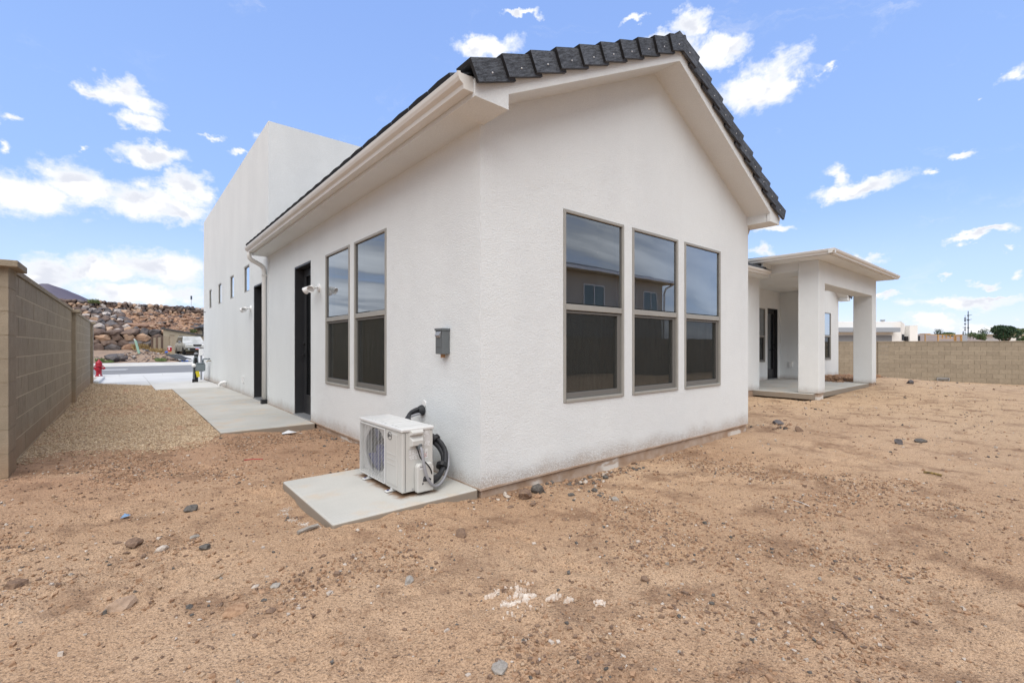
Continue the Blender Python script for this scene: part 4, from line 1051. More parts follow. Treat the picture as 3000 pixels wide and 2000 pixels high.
def xz_prism(mb, pts_, y0, y1, mi=0): return mb.prism(pts_, lambda a, b, t: (a, t, b), y0, y1, mi)
GUT = [(0, -.0), (0, -.10), (-.075, -.10), (-.080, -.070), (-.108, -.052), (-.120, -.028), (-.126, .0), (-.104, .006), (-.100, -.004)]
def gable_end(xl, xr, yw, xm, za, left_len, right_len, ntile, sides=(True, True), y_to=9.85):
    """overhanging verge: fascia, sloped soffits, boxed returns, rake tiles. za = height of the verge's lower edge at the apex"""
    yf = yw - .31; xo, xi = xl - .269, xl + .031; yo, yi = xr + .29, xr - .03
    r = lambda x: za - .5 * abs(x - xm)
    zb = 2.85
    f = MB()
    xz_prism(f, [(xo, zb), (xi, zb), (xi, r(xi)), (xm, za), (yi, r(yi)), (yi, zb), (yo, zb), (yo, r(yo) + .16), (xm, za + .16), (xo, r(xo) + .16)], yf, yf + .05)
    f.build('fascia', M['stucco'], H)
    s = MB()
    s.quad((xi, yf + .045, r(xi) + .003), (xm, yf + .045, za + .003), (xm, yw + .01, za + .003), (xi, yw + .01, r(xi) + .003))
    s.quad((yi, yf + .045, r(yi) + .003), (xm, yf + .045, za + .003), (xm, yw + .01, za + .003), (yi, yw + .01, r(yi) + .003))
    s.quad((xi, yf + .045, zb), (xi, yw, zb), (xi, yw, r(xi) + .01), (xi, yf + .045, r(xi) + .01))
    s.quad((yi, yf + .045, zb), (yi, yw, zb), (yi, yw, r(yi) + .01), (yi, yf + .045, r(yi) + .01))
    s.quad((xo + .003, yf + .047, zb + .001), (xi, yf + .047, zb + .001), (xi, yw, zb + .001), (xo + .003, yw, zb + .001))
    s.quad((yi, yf + .047, zb + .001), (yo - .003, yf + .047, zb + .001), (yo - .003, yw, zb + .001), (yi, yw, zb + .001))
    s.build('verge_soffit', M['stucco'], H)
    # rake tiles: L-section pieces lapping up the slope
    ang = math.atan(.5)
    L = (xm - xo + .06) / math.cos(ang) / ntile; ln = L + .085
    t = MB(); th = .026; lap = .026
    prof = [(0.0, 0), (-.158, 0), (-.158, th), (-th, th), (-th, .175), (0.0, .175)]     # (down, back)
    t.prism(prof, lambda a, b, q: (q * ln, b - (.030 if q == 0 else 0.0), a + (lap if q == 0 else 0.0)), 0, 1)
    me = t.mesh('rake_tile', [M['tile']])
    
    nm = MB(); nm.lathe([(0.001, 0), (.006, 0), (.005, -.004), (.001, -.005)], (ln * .42, -.018, -.085), 8, axis='y'); nme = nm.mesh('nail', M['nail'])
    for sgn in (1, -1):
        for i in range(ntile):
            o = bpy.data.objects.new('rake_tile', me)
            d = i * L; zz = za + .352 + (.0 if sgn > 0 else -.0)
            x = xo - .07 + d * math.cos(ang) if sgn > 0 else yo + .07 - d * math.cos(ang)
            zc = r(xo) + .352 - .035 - .098 + d * math.sin(ang)
            jit = Matrix.Rotation(rnd.uniform(-.012, .012), 4, 'Z') @ Matrix.Rotation(rnd.uniform(-.010, .010), 4, 'X')
            Mx = Matrix.Translation((x, yf - .030, zc)) @ (Matrix.Scale(-1, 4, (1, 0, 0)) if sgn < 0 else Matrix()) @ Matrix.Rotation(-ang, 4, 'Y') @ jit
            o.parent = H; COL.objects.link(o); o.matrix_parent_inverse = Matrix.Translation(-WL[H.name]); o.matrix_basis = Mx
            n = bpy.data.objects.new('nail', nme); n.parent = o; COL.objects.link(n)
    return yf
yf = gable_end(X0, XR, Y0, XM, 4.14, 0, 0, 10)
# side eave: soffit, fascia, gutter
XO = X0 - .269
s = MB(); s.box(XO + .002, X0 + .02, yf + .052, 9.972, 2.852, 2.88); s.build('eave_soffit', M['stucco'], H)
s = MB(); s.box(XO, XO + .03, yf + .051, 9.972, 2.850, 3.01); s.build('eave_fascia', M['stucco'], H)
XE = XR + .29
s = MB(); s.box(XR - .02, XE - .002, yf + .052, 5.0, 2.852, 2.88); s.build('eave_soffit', M['stucco'], H)
s = MB(); s.box(XE - .03, XE, yf + .051, 5.0, 2.850, 3.01); s.build('eave_fascia', M['stucco'], H)
def gutter(name, prof_map, t0, t1):
    s = MB(); s.prism(GUT, prof_map, t0, t1)
    o = s.build(name, M['trim'], H, bevel=.003); return o
gutter('gutter', lambda a, b, t: (XO - .001 + a, t, 2.985 + b), yf + .03, 9.985)
gutter('gutter', lambda a, b, t: (XE + .001 - a, t, 2.985 + b), yf + .03, 4.9)
# gutter end cap rim
s = MB()
pc = [(XO - .001 + a * 1.03, 2.985 + b * 1.04) for a, b in GUT]
s.prism(pc, lambda a, b, t: (a, t, b), yf + .022, yf + .034); s.build('gutter_end_cap', M['trim'], H)
dsp = MB(); dsp.tube([(1.795, 9.90, 2.892), (1.795, 9.90, 2.83), (1.80, 9.905, 2.79), (1.835, 9.915, 2.755), (2.0, 9.96, 2.68), (2.045, 9.975, 2.645), (2.062, 9.975, 2.59), (2.064, 9.975, 2.50), (2.064, 9.975, .075)], .040, 12)
d = dsp.build('downspout', M['trim'], H, smooth=True)
MB().box(2.012, 2.108, 9.92, 10.03, .0, .08).build('downspout_boot', M['black'], H)
MB().box(2.02, 2.108, 9.93, 10.02, 2.47, 2.50).build('downspout_strap', M['trim'], H)
dsp = MB(); dsp.tube([(XR + .20, 3.02, 2.852), (XR + .19, 3.03, 2.80), (XR + .14, 3.05, 2.75), (XR + .08, 3.08, 2.71), (XR + .05, 3.10, 2.64), (XR + .045, 3.10, .05)], .040, 12)
dsp.build('downspout', M['trim'], H, smooth=True)

# roof planes of the gable wing
RZ = lambda x: 3.03 + .5 * (x - XO)
rf = MB(); zr = RZ(XM)
rf.add([(XO - .05, yf + .05, RZ(XO - .05)), (XM, yf + .05, zr), (XM, 9.85, zr), (XO - .05, 9.85, RZ(XO - .05))], [(0, 1, 2, 3)])
rf.add([(XE + .05, yf + .05, RZ(XO - .05)), (XM, yf + .05, zr), (XM, 9.85, zr), (XE + .05, 9.85, RZ(XO - .05))], [(0, 1, 2, 3)])
rf.build('roof_deck', M['roof_dark'], H)
ang = math.atan(.5)
tm = MB(); tl = .36; tw = .30
tm.add([(0, 0, .03), (0, tw, .03), (tl, tw, .0), (tl, 0, .0), (0, 0, .055), (0, tw * .5, .062), (0, tw, .055), (tl, tw, .022), (tl, tw * .5, .028), (tl, 0, .022)],
       [(0, 1, 6, 5, 4), (0, 3, 2, 1), (4, 5, 8, 9), (5, 6, 7, 8), (1, 2, 7, 6), (0, 4, 9, 3)])
tme = tm.mesh('roof_tile', M['tile'])
rows = 9; per = 23
for i in range(rows):
    for j in range(per):
        o = bpy.data.objects.new('roof_tile', tme)
        dd = i * .322
        Mx = Matrix.Translation((XO - .085 + dd * math.cos(ang), yf + .16 + j * .3135 + (.15 if i % 2 else 0) * 0, RZ(XO - .085 + dd * math.cos(ang)) + .004)) @ Matrix.Rotation(-ang, 4, 'Y')
        link(o, H); o.matrix_basis = Mx
st_ = MB()
for i in range(rows):
    for j in range(7):
        dd = i * .322; x0_ = XE + .085 - dd * math.cos(ang); z0_ = RZ(XO - .085) + dd * math.sin(ang)
        y_ = yf + .16 + j * .3135
        st_.add([(x0_, y_, z0_ + .03), (x0_, y_ + .3, z0_ + .03), (x0_ - .32, y_ + .3, z0_ + .16), (x0_ - .32, y_, z0_ + .16), (x0_, y_, z0_ + .06), (x0_, y_ + .3, z0_ + .06), (x0_ - .32, y_ + .3, z0_ + .185), (x0_ - .32, y_, z0_ + .185)],
                [(0, 1, 2, 3), (4, 5, 6, 7), (0, 1, 5, 4), (1, 2, 6, 5), (2, 3, 7, 6), (3, 0, 4, 7)])
stuff(st_.build('roof_tiles', M['tile'], H))

# footings below the stucco
for q in [(X0 + .022, XR - .022, Y0 + .022, Y0 + .3, -.35, .012), (X0 + .022, X0 + .3, Y0 + .3, 9.85, -.35, .012), (X0 + .02, X0 + .3, 9.85, 19.4, -.35, -.001),
          (XR - .3, XR - .022, Y0 + .3, 5.07, -.35, .012), (XR - .022, 12.55, 5.07, 5.3, -.35, .012), (17.37, 21.2, 5.63, 5.9, -.35, .012), (21.0, 21.2, 5.9, 19, -.35, .012)]:
    MB().box(*q).build('footing', M['found'], H)
ws = MB()                                      # metal weep screed line under the stucco
ws.box(X0 - .004, XR + .004, Y0 - .004, Y0 + .018, -.012, .004); ws.box(X0 - .004, X0 + .018, Y0 + .018, 9.85, -.012, .004)
ws.build('weep_screed', M['found'], H)

# back of the house: walls right of the gable wing
sheet('wing_right_wall', [(Y0, 0), (5.05, 0), (5.05, 2.98), (Y0, 2.98)], [], fX(XR))
XS = 12.57; YS = 5.05; YD = 6.285; XD = 17.35; YW = 5.61
sheet('rear_wall', [(XR, 0), (XS, 0), (XS, 2.98), (XR, 2.98)], [], fY(YS))
sheet('patio_left_wall', [(YS, 0), (YD, 0), (YD, 2.98), (YS, 2.98)], [], fX(XS))
pw = (15.19, 16.085)
dp = (16.28, 17.12)
sheet('patio_back_wall', [(XS, 0), (dp[0], 0), (dp[0], 2.37), (dp[1], 2.37), (dp[1], 0), (XD, 0), (XD, 3.0), (XS, 3.0)], [(pw[0], pw[1], ZB - .01, 2.345)], fY(YD))
window(pw[1] - pw[0] - .004, 2.345 - ZB + .006, RL - .03, (pw[0] + .002, YD, ZB - .008), 0)
door(H, dp[1] - dp[0], 2.37, (dp[0], YD, 0), 0, True, depth=.09)
sheet('patio_right_wall', [(YW, 0), (YD, 0), (YD, 3.0), (YW, 3.0)], [], fX(XD))
w2r = 21.22; w2m = (XD + w2r) / 2; w2a = 2.96 + .5 * (w2r - w2m)
w2 = (19.41, 20.305)
sheet('second_gable_wall', [(XD, 0), (w2r, 0), (w2r, 3.0), (w2m, w2a + .02), (XD, 3.0)], [(w2[0], w2[1], .605, 2.35)], fY(YW))
window(w2[1] - w2[0] - .004, 1.745 - .004, .877, (w2[0] + .002, YW, .607), 0, blinds=True)
gable_end(XD, w2r, YW, w2m, w2a - .0, 0, 0, 8)
sheet('far_right_wall', [(YW, 0), (19, 0), (19, 2.98), (YW, 2.98)], [], fX(w2r))
rf = MB(); zz = lambda x: 3.05 + .5 * (x - XD + .269)
rf.add([(XD - .3, YW - .2, zz(XD - .3)), (w2m, YW - .2, zz(w2m)), (w2m, 14, zz(w2m)), (XD - .3, 14, zz(XD - .3))], [(0, 1, 2, 3)])
rf.add([(w2r + .34, YW - .2, zz(XD - .3)), (w2m, YW - .2, zz(w2m)), (w2m, 14, zz(w2m)), (w2r + .34, 14, zz(XD - .3))], [(0, 1, 2, 3)])
rf.build('roof_deck', M['tile'], H)
dkr = MB()                                     # dark rooms behind the patio glass
dkr.box(XS + .15, XD - .05, YD + 2.6, YD + 2.65, 0, 2.9); dkr.box(XS + .1, XD, YD + .16, YD + 2.6, -.02, .02, 1); dkr.box(XS + .1, XD, YD + .16, YD + 2.6, 2.9, 2.95); dkr.box(XD - .02, XD, YD + .2, YD + 2.6, 0, 2.9)
dkr.box(18.4, 21.1, YW + 1.5, YW + 1.55, 0, 2.9); dkr.box(18.4, 21.1, YW + .2, YW + 1.5, 2.9, 2.95); dkr.box(18.4, 21.1, YW + .2, YW + 1.5, 0, .02, 1); dkr.box(21.05, 21.1, YW + .2, YW + 1.5, .02, 2.9); dkr.box(18.4, 18.45, YW + .2, YW + 1.5, .02, 2.9)
dkr.build('interior_room', [M['inside'], M['inside_floor']], H)
# rear eave
s = MB(); s.box(XE + .01, XS - .04, 4.752, YS + .02, 2.852, 2.88); s.build('eave_soffit', M['stucco'], H)
s = MB(); s.box(XE + .0, 12.10, 4.75, 4.78, 2.850, 2.99); s.build('eave_fascia', M['stucco'], H)
gutter('gutter', lambda a, b, t: (t, 4.749 + a, 2.965 + b), XE + .1, 12.22)
rl = MB(); rl.add([(XE, 4.66, 2.99), (12.0, 4.66, 2.99), (12.0, 9.8, 3.55), (XE - 1.2, 9.8, 3.55), (XE, 4.66, 3.035), (12.0, 4.66, 3.035), (12.0, 9.8, 3.60), (XE - 1.2, 9.8, 3.60)],
               [(0, 1, 2, 3), (4, 5, 6, 7), (0, 1, 5, 4), (1, 2, 6, 5), (2, 3, 7, 6), (3, 0, 4, 7)])
rl.build('rear_roof', M['tile'], H)
MB().box(9.4, 21.3, 9.8, 18.9, 3.5, 3.6).build('main_roof', M['roof_dark'], H)
MB().box(12.0, XD - .3, 6.3, 9.9, 3.1, 3.2).build('main_roof', M['roof_dark'], H)
# patio cover
PX0, PX1, PY0 = 12.377, 17.49, 3.655
def column(x0, x1, y0, y1):
    c = MB().box(x0, x1, y0, y1, .005, 2.62).build('column', M['stucco'], H, bevel=.012)
    MB().box(x0 + .025, x1 - .025, y0 + .025, y1 - .025, -.3, .005).build('column_footing', M['found'], H, bevel=.01)
column(PX0, 12.80, PY0, 4.09); column(17.06, PX1, PY0, 4.13)
b = MB(); b.box(PX0, PX1, PY0, 4.09, 2.605, 3.13); b.build('front_beam', M['stucco'], H, bevel=.012)
b = MB(); b.box(PX0 + .0, 12.80, 4.092, YS + .2, 2.915, 3.13); b.build('side_beam', M['stucco'], H)
b = MB(); b.box(17.06, PX1, 4.092, YW, 2.915, 3.13); b.build('side_beam', M['stucco'], H)
b = MB(); b.box(12.58, 17.34, 4.093, YD, 2.96, 3.0); b.build('patio_ceiling', M['stucco'], H)
for (x, y) in ((13.6, 5.3), (15.0, 5.7), (15.2, 4.9), (13.7, 4.6), (16.4, 5.5)):
    l = MB().lathe([(.001, 0), (.085, 0), (.085, -.008), (.06, -.012), (.001, -.012)], (x, y, 2.96), 16).build('downlight', M['trim'], H)
s = MB(); s.box(11.845, 17.86, 3.295, 5.2, 3.128, 3.15); s.build('patio_soffit', M['stucco'], H)
s = MB(); s.box(11.84, 17.87, 3.29, 3.32, 3.122, 3.24); s.box(11.84, 11.87, 3.32, 4.72, 3.122, 3.24); s.box(17.84, 17.87, 3.32, 5.2, 3.122, 3.24); s.box(11.87, PX0 + .1, 4.69, 4.72, 3.03, 3.24)
s.build('patio_fascia', M['stucco'], H)
g1 = MB(); zt_ = 3.238
g1.prism(GUT, lambda a, b, t: (11.839 + a, t, zt_ + b), 3.17, 5.6)
g1.build('gutter', M['trim'], H, bevel=.003)
g1 = MB(); g1.prism(GUT, lambda a, b, t: (t, 3.289 + a, zt_ + b), 11.715, 17.99); g1.build('gutter', M['trim'], H, bevel=.003)
rp = MB(); rp.add([(11.8, 3.25, 3.235), (17.9, 3.25, 3.235), (17.9, 6.4, 3.30), (11.8, 6.4, 3.30)], [(0, 1, 2, 3)]); rp.build('patio_roof', M['roof_dark'], H)
ps = thing('patio_slab', 'broomed grey concrete patio floor between the white columns', 'patio', (14, 5, 0)); ps['kind'] = 'structure'
MB().box(12.21, 14.2, 3.74, YD - .004, -.13, -.002).build('slab', M['concrete'], ps, bevel=.008)
MB().box(14.206, 16.1, 3.74, YD - .004, -.13, -.002).build('slab', M['concrete'], ps, bevel=.008)
MB().box(16.106, 17.33, 3.74, YD - .004, -.13, -.002).build('slab', M['concrete'], ps, bevel=.008)

# ------------------------------------------------------------------ fixtures on the house
def outlet(loc, rz, w, h, d, m, label, name='outlet_box', cat='outlet box'):
    o = thing(name, label, cat, loc, rz)
    MB().box(-w / 2, w / 2, -d, -.002, 0, h).build('body', m, o, local=True, bevel=.004)
    MB().box(-w / 2 - .006, w / 2 + .006, -d - .007, -.002, h, h + .020).build('lid', m, o, local=True, bevel=.003)
    MB().box(-w / 2 + .012, w / 2 - .02, -d - .004, -d - .0005, h * .30, h * .86).build('cover_panel', m, o, local=True, bevel=.003)
    return o
o = outlet((X0, 3.42, 1.05), RAD(-90), .115, .20, .075, M['box_grey'], 'grey electrical disconnect box on the white side wall near the corner')
mb = MB(); mb.add([(-.03, -.080, .192), (.045, -.080, .192), (.035, -.10, .160), (-.03, -.10, .160), (-.03, -.080, .14), (.03, -.080, .14)], [(0, 1, 2, 3), (3, 2, 5, 4), (0, 3, 4), (1, 5, 2)]); mb.build('hasp', M['galv'], o, local=True)
MB().lathe([(.02, 0), (.02, -.03), (.018, -.031)], (.0, -.035, 0), 10).build('conduit_hub', M['rust'], o, local=True)
outlet((X0 - .012, 12.28, .26), RAD(-90), .10, .13, .03, M['white_pl'], 'small white covered outlet low on the wall by the far side door')
outlet((XD, 5.95, .42), RAD(-90), .11, .15, .05, M['white_pl'], 'white covered outlet on the shaded patio side wall')

def flood(loc, label, scale=1.):
    o = thing('flood_light', label, 'wall light', loc, RAD(-90), 'flood lights on the side wall')
    MB().lathe([(.001, 0), (.058, 0), (.055, -.018), (.03, -.026), (.001, -.027)], (0, 0, 0), 20, axis='y').build('mounting_plate', M['white_pl'], o, smooth=False, local=True)
    for s in (-1, 1):
        arm = MB(); arm.tube([(s * .02, -.02, 0), (s * .045, -.06, -.005), (s * .065, -.09, -.01)], .014, 8); a_ = arm.build('arm', M['white_pl'], o, smooth=True, local=True)
        hd = MB(); hd.lathe([(.001, .05), (.026, .045), (.036, .02), (.048, -.03), (.052, -.055), (.044, -.055), (.040, -.035), (.001, -.035)], (0, 0, 0), 18, axis='y')
        h_ = hd.build('lamp_head', M['white_pl'], o, smooth=True, local=True, loc=(s * .095, -.13, -.022), rot=(RAD(28), 0, RAD(s * 50)))
        gl = MB(); gl.lathe([(.001, -.036), (.038, -.037), (.001, -.0375)], (0, 0, 0), 16, axis='y'); gl.build('lens', M['lamp'], h_, local=True)
    return o
flood((X0, 6.83, 1.95), 'twin-head white flood light on the wall right of the near side door')
flood((X0 - .012, 11.46, 1.945), 'twin-head white flood light on the wall beyond the far side door')
mb = MB(); mb.tube([(XT + .0, 14.6, .14), (XT - .07, 14.6, .14), (XT - .13, 14.62, .125), (XT - .17, 14.64, .08), (XT - .175, 14.65, .02)], .038, 14)
o = thing('vent_pipe', 'white plastic elbow pipe from the base of the side wall', 'pipe', (XT, 14.6, 0)); mb.build('elbow', M['white_pl'], o, smooth=True)
MB().lathe([(.048, 0), (.048, -.03), (.04, -.031)], (XT - .175, 14.65, .045), 16).build('collar', M['white_pl'], o)
o = thing('hose_tap', 'small metal hose tap on the tall white wall', 'tap', (XT, 17.6, .63))
mb = MB(); mb.tube([(XT, 17.6, .64), (XT - .10, 17.6, .64), (XT - .13, 17.6, .60)], .013, 8); mb.build('spout', M['brass'], o)
mb = MB(); mb.tube([(XT - .07, 17.6, .64), (XT - .09, 17.6, .70)], .008, 6); mb.tube([(XT - .09, 17.56, .70), (XT - .09, 17.64, .70)], .012, 6); mb.build('handle', M['galv'], o)
o = thing('wall_hook', 'tiny metal camera bracket high on the tall white wall', 'bracket', (XT, 18.95, 2.27)); MB().box(XT - .05, XT, 18.93, 18.97, 2.26, 2.30).build('bracket', M['galv'], o)

# gas meter, bollard
o = thing('bollard', 'black steel bollard with grey cap beside the gas meter', 'bollard', (1.76, 18.1, -.06))
MB().lathe([(.055, 0), (.055, .93), (.05, .935)], (1.76, 18.1, -.06), 18).build('post', M['black'], o, smooth=False)
MB().lathe([(.060, .90), (.062, .93), (.045, .965), (.001, .972)], (1.76, 18.1, -.06), 18).build('cap', M['garage_grey'], o, smooth=False)
o = thing('gas_meter', 'grey gas meter with regulator and yellow tag in front of the bollard', 'gas meter', (1.84, 17.9, -.05))
MB().box(1.72, 1.98, 17.78, 17.96, .31, .54).build('meter_body', M['grey_metal'], o, bevel=.03, seg=3)
MB().box(1.74, 1.96, 17.77, 17.97, .54, .58).build('meter_collar', M['grey_metal'], o, bevel=.01)
mb = MB(); mb.tube([(1.78, 17.87, .58), (1.78, 17.87, .70), (1.76, 17.87, .76), (1.72, 17.87, .77), (1.68, 17.87, .73), (1.67, 17.87, .62), (1.66, 17.87, -.05)], .017, 8); mb.build('riser_pipe', M['grey_metal'], o, smooth=True)
mb = MB(); mb.tube([(1.92, 17.87, .58), (1.92, 17.87, .68), (1.94, 17.87, .70), (XT, 17.87, .70)], .020, 8); mb.build('outlet_pipe', M['grey_metal'], o, smooth=True)
MB().lathe([(.02, -.05), (.06, -.02), (.06, .02), (.02, .05)], (1.67, 17.82, .50), 14, axis='y').build('regulator', M['white_pl'], o)
MB().lathe([(.03, 0), (.03, .10), (.02, .11)], (1.66, 17.87, -.05), 10).build('riser_boot', M['black'], o)
MB().add([(1.70, 17.74, .31), (1.80, 17.74, .32), (1.83, 17.73, .13), (1.74, 17.73, .12)], [(0, 1, 2, 3)]).build('tag', M['yellow'], o)
o = thing('meter_panel', 'white electrical box with grey conduit on the street-side wall corner', 'electrical box', (2.0, 19.6, 0))
MB().box(1.98, 2.14, 19.50, 19.62, .78, 1.02).build('box', M['white_pl'], o, bevel=.01)
mb = MB(); mb.tube([(2.05, 19.56, .78), (2.05, 19.56, -.08)], .03, 8); mb.build('conduit', M['galv'], o)

# ------------------------------------------------------------------ air conditioner
def build_ac():
    x0, x1, y0, y1, z0, z1 = 1.565, 1.825, 3.135, 3.915, .028, .505
    a = thing('air_conditioner', 'beige mini-split outdoor unit on the concrete pad by the wall', 'air conditioner', ((x0 + x1) / 2, (y0 + y1) / 2, 0))
    g0, g1 = 3.415, y1 - .012                    # grille span
    # casing: front has an opening for the fan
    c = MB()
    c.box(x0, x1, y0, g0 - .004, z0, z1 - .03)                    # service side
    c.box(x0 + .10, x1, g0 - .004, y1, z0, z1 - .03)              # rear part of fan side
    c.box(x0 + .002, x0 + .10, g0 - .004, y1, z0, z0 + .035); c.box(x0 + .002, x0 + .10, g0 - .004, y1, z1 - .055, z1 - .03)
    c.box(x0 + .002, x0 + .10, y1 - .014, y1, z0 + .035, z1 - .055)
    c.build('casing', M['ac'], a, bevel=.010, seg=3)
    # shroud ring plate with round hole
    cy, cz, R = (g0 + y1 - .014) / 2 + .0, (z0 + z1) / 2 - .004, .205
    sh = MB(); n = 40; sq = []; ci = []
    hw, hh = (y1 - .014 - g0) / 2, (z1 - .055 - z0 - .035) / 2; czz = (z1 - .055 + z0 + .035) / 2
    for k in range(n):
        t = 2 * math.pi * k / n; cc, ss_ = math.cos(t), math.sin(t); kk = min(hw / max(abs(cc), 1e-6), hh / max(abs(ss_), 1e-6))
        sq.append((x0 + .022, cy + cc * kk, czz + ss_ * kk)); ci.append((x0 + .022, cy + cc * R, czz + ss_ * min(R, hh - .005)))
    sh.add(sq + ci + [(x0 + .032, p[1], p[2]) for p in ci], [(k, (k + 1) % n, n + (k + 1) % n, n + k) for k in range(n)] + [(n + k, n + (k + 1) % n, 2 * n + (k + 1) % n, 2 * n + k) for k in range(n)])
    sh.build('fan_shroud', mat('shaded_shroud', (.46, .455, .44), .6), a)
    MB().quad((x0 + .097, g0, z0 + .03), (x0 + .097, y1 - .01, z0 + .03), (x0 + .097, y1 - .01, z1 - .05), (x0 + .097, g0, z1 - .05)).build('coil', M['dark_in'], a)  # near-black sheet: the shade inside the casing is put into its colour
    fan = bpy.data.objects.new('fan', None); fan.location = (x0 + .06, cy, czz)
    hub = MB(); hub.lathe([(.001, -.015), (.045, -.013), (.05, .02)], (x0 + .06, cy, czz), 16, axis='x'); fo = hub.build('fan', M['fan'], a)
    for k in range(3):
        bl = MB(); t0 = k * 2.094 + .5; vv = []
        for i in range(9):
            t = t0 + i * .13
            vv.append((x0 + .075 - i * .004, cy + .045 * math.cos(t), czz + .045 * math.sin(t))); vv.append((x0 + .078 - i * .005, cy + R * .95 * math.cos(t + .25), czz + R * .95 * math.sin(t + .25)))
        bl.add(vv, [(2 * i, 2 * i + 1, 2 * i + 3, 2 * i + 2) for i in range(8)]); q = bl.build('fan_blade', M['fan'], fo, local=True)
    bpy.data.objects.remove(fan)
    # grille
    gr = MB(); gr.box(x0 - .010, x0 + .004, g0 - .002, g0 + .008, z0 + .012, z1 - .032); gr.box(x0 - .010, x0 + .004, y1 - .010, y1, z0 + .012, z1 - .032)
    gr.box(x0 - .010, x0 + .004, g0 + .008, y1 - .010, z0 + .010, z0 + .020); gr.box(x0 - .010, x0 + .004, g0 + .008, y1 - .010, z1 - .046, z1 - .036)
    G = gr.build('grille', M['ac_lid'], a, bevel=.002)
    nb = 40; zz0, zz1 = z0 + .026, z1 - .052
    bar = MB().box(x0 - .010, x0 - .0088, g0 + .006, y1 - .008, -.0009, .0009).mesh('grille_bar', M['ac_lid'])
    for k in range(nb):
        o = bpy.data.objects.new('grille_bar', bar); COL.objects.link(o); o.parent = G; o.location = (0, 0, zz0 + (zz1 - zz0) * k / (nb - 1))
    vb = MB().box(x0 - .0078, x0 - .0055, -.0010, .0010, zz0 - .01, zz1 + .01).mesh('grille_upright', M['ac_lid'])
    for k in range(7):
        o = bpy.data.objects.new('grille_upright', vb); COL.objects.link(o); o.parent = G; o.location = (0, g0 + .055 + k * (g1 - g0 - .09) / 6, 0)
    # lid with ribs
    ld = MB(); ld.box(x0 - .010, x1 + .008, y0 - .010, y1 + .008, z1 - .028, z1); lid = ld.build('lid', M['ac_lid'], a, bevel=.010, seg=3)
    for yy in (y0 + .10, y0 + .30, y0 + .50):
        MB().box(x0 + .02, x1 - .03, yy, yy + .13, z1 - .001, z1 + .005).build('lid_rib', M['ac_lid'], lid, local=True, bevel=.004)
    # front service panel
    p = MB(); p.box(x0 - .006, x0 + .002, y0 + .075, g0 - .022, z0 + .035, z1 - .05); pn = p.build('front_panel', M['ac'], a, bevel=.006, seg=3)
    for zz in (.295, .256, .217): MB().box(x0 - .009, x0 - .0055, y0 + .10, g0 - .04, zz - .003, zz + .003).build('panel_rib', M['ac'], pn, local=True, bevel=.002)
    # badge: ring, block mark, letters
    bd = MB(); n = 28; cy_, cz_ = 3.328, .430; vs = []
    for s_ in (1., .86): vs += [(x0 - .0075, cy_ + .038 * s_ * math.cos(6.283 * k / n), cz_ + .031 * s_ * math.sin(6.283 * k / n)) for k in range(n)]
    bd.add(vs, [(k, (k + 1) % n, n + (k + 1) % n, n + k) for k in range(n)])
    bd.add([(x0 - .0075, cy_ + .026, cz_ - .012), (x0 - .0075, cy_ + .010, cz_ - .014), (x0 - .0075, cy_ + .006, cz_ + .016), (x0 - .0075, cy_ + .022, cz_ + .018)], [(0, 1, 2, 3)])
    B = bd.build('badge', M['ink'], a)
    def text(body, size, loc, rot, m, parent, name='lettering', extr=.0003):
        cu = bpy.data.curves.new('txt', 'FONT'); cu.body = body; cu.size = size; cu.align_x = 'CENTER'; cu.align_y = 'CENTER'; cu.extrude = extr
        t_ = bpy.data.objects.new('txt', cu); COL.objects.link(t_); dg = bpy.context.evaluated_depsgraph_get()
        me = bpy.data.meshes.new_from_object(t_.evaluated_get(dg)); bpy.data.objects.remove(t_)
        me.materials.clear(); me.materials.append(m); o = bpy.data.objects.new(name, me); o.location = loc; o.rotation_euler = rot; link(o, parent, True) if parent is not a else link(o, parent)
        return o
    text('PRO', .021, (x0 - .0078, cy_ - .0085, cz_), (RAD(90), 0, RAD(-90)), M['ink'], a)
    # side face (towards the camera): cover with two louvred handles, valve cover, labels
    s = MB(); s.box(x0 + .052, x1 - .082, y0 - .005, y0 + .002, .348, .492); cv = s.build('terminal_cover', M['ac'], a, bevel=.004)
    for zz, hh in ((.455, .040), (.372, .062)):
        h_ = MB(); xa, xb = x0 + .060, x1 - .092
        h_.add([(xa, y0 - .005, zz + hh), (xb, y0 - .005, zz + hh), (xb, y0 - .005, zz - .008), (xa, y0 - .005, zz - .008), (xa + .012, y0 - .032, zz + hh - .022), (xb - .006, y0 - .032, zz + hh - .022), (xb - .006, y0 - .030, zz + .002), (xa + .012, y0 - .030, zz + .002)],
               [(0, 1, 5, 4), (4, 5, 6, 7), (7, 6, 2, 3), (0, 4, 7, 3), (1, 2, 6, 5)]); h_.build('handle', M['ac'], cv, local=True, bevel=.003)
    v_ = MB(); v_.prism([(x0 + .098, .022), (x1 - .020, .022), (x1 - .020, .20), (x1 - .035, .238), (x0 + .115, .238), (x0 + .098, .22)], lambda p_, q_, t: (p_, y0 - t, q_), .0, .052)
    v_.build('valve_cover', M['ac'], a, bevel=.014, seg=3)
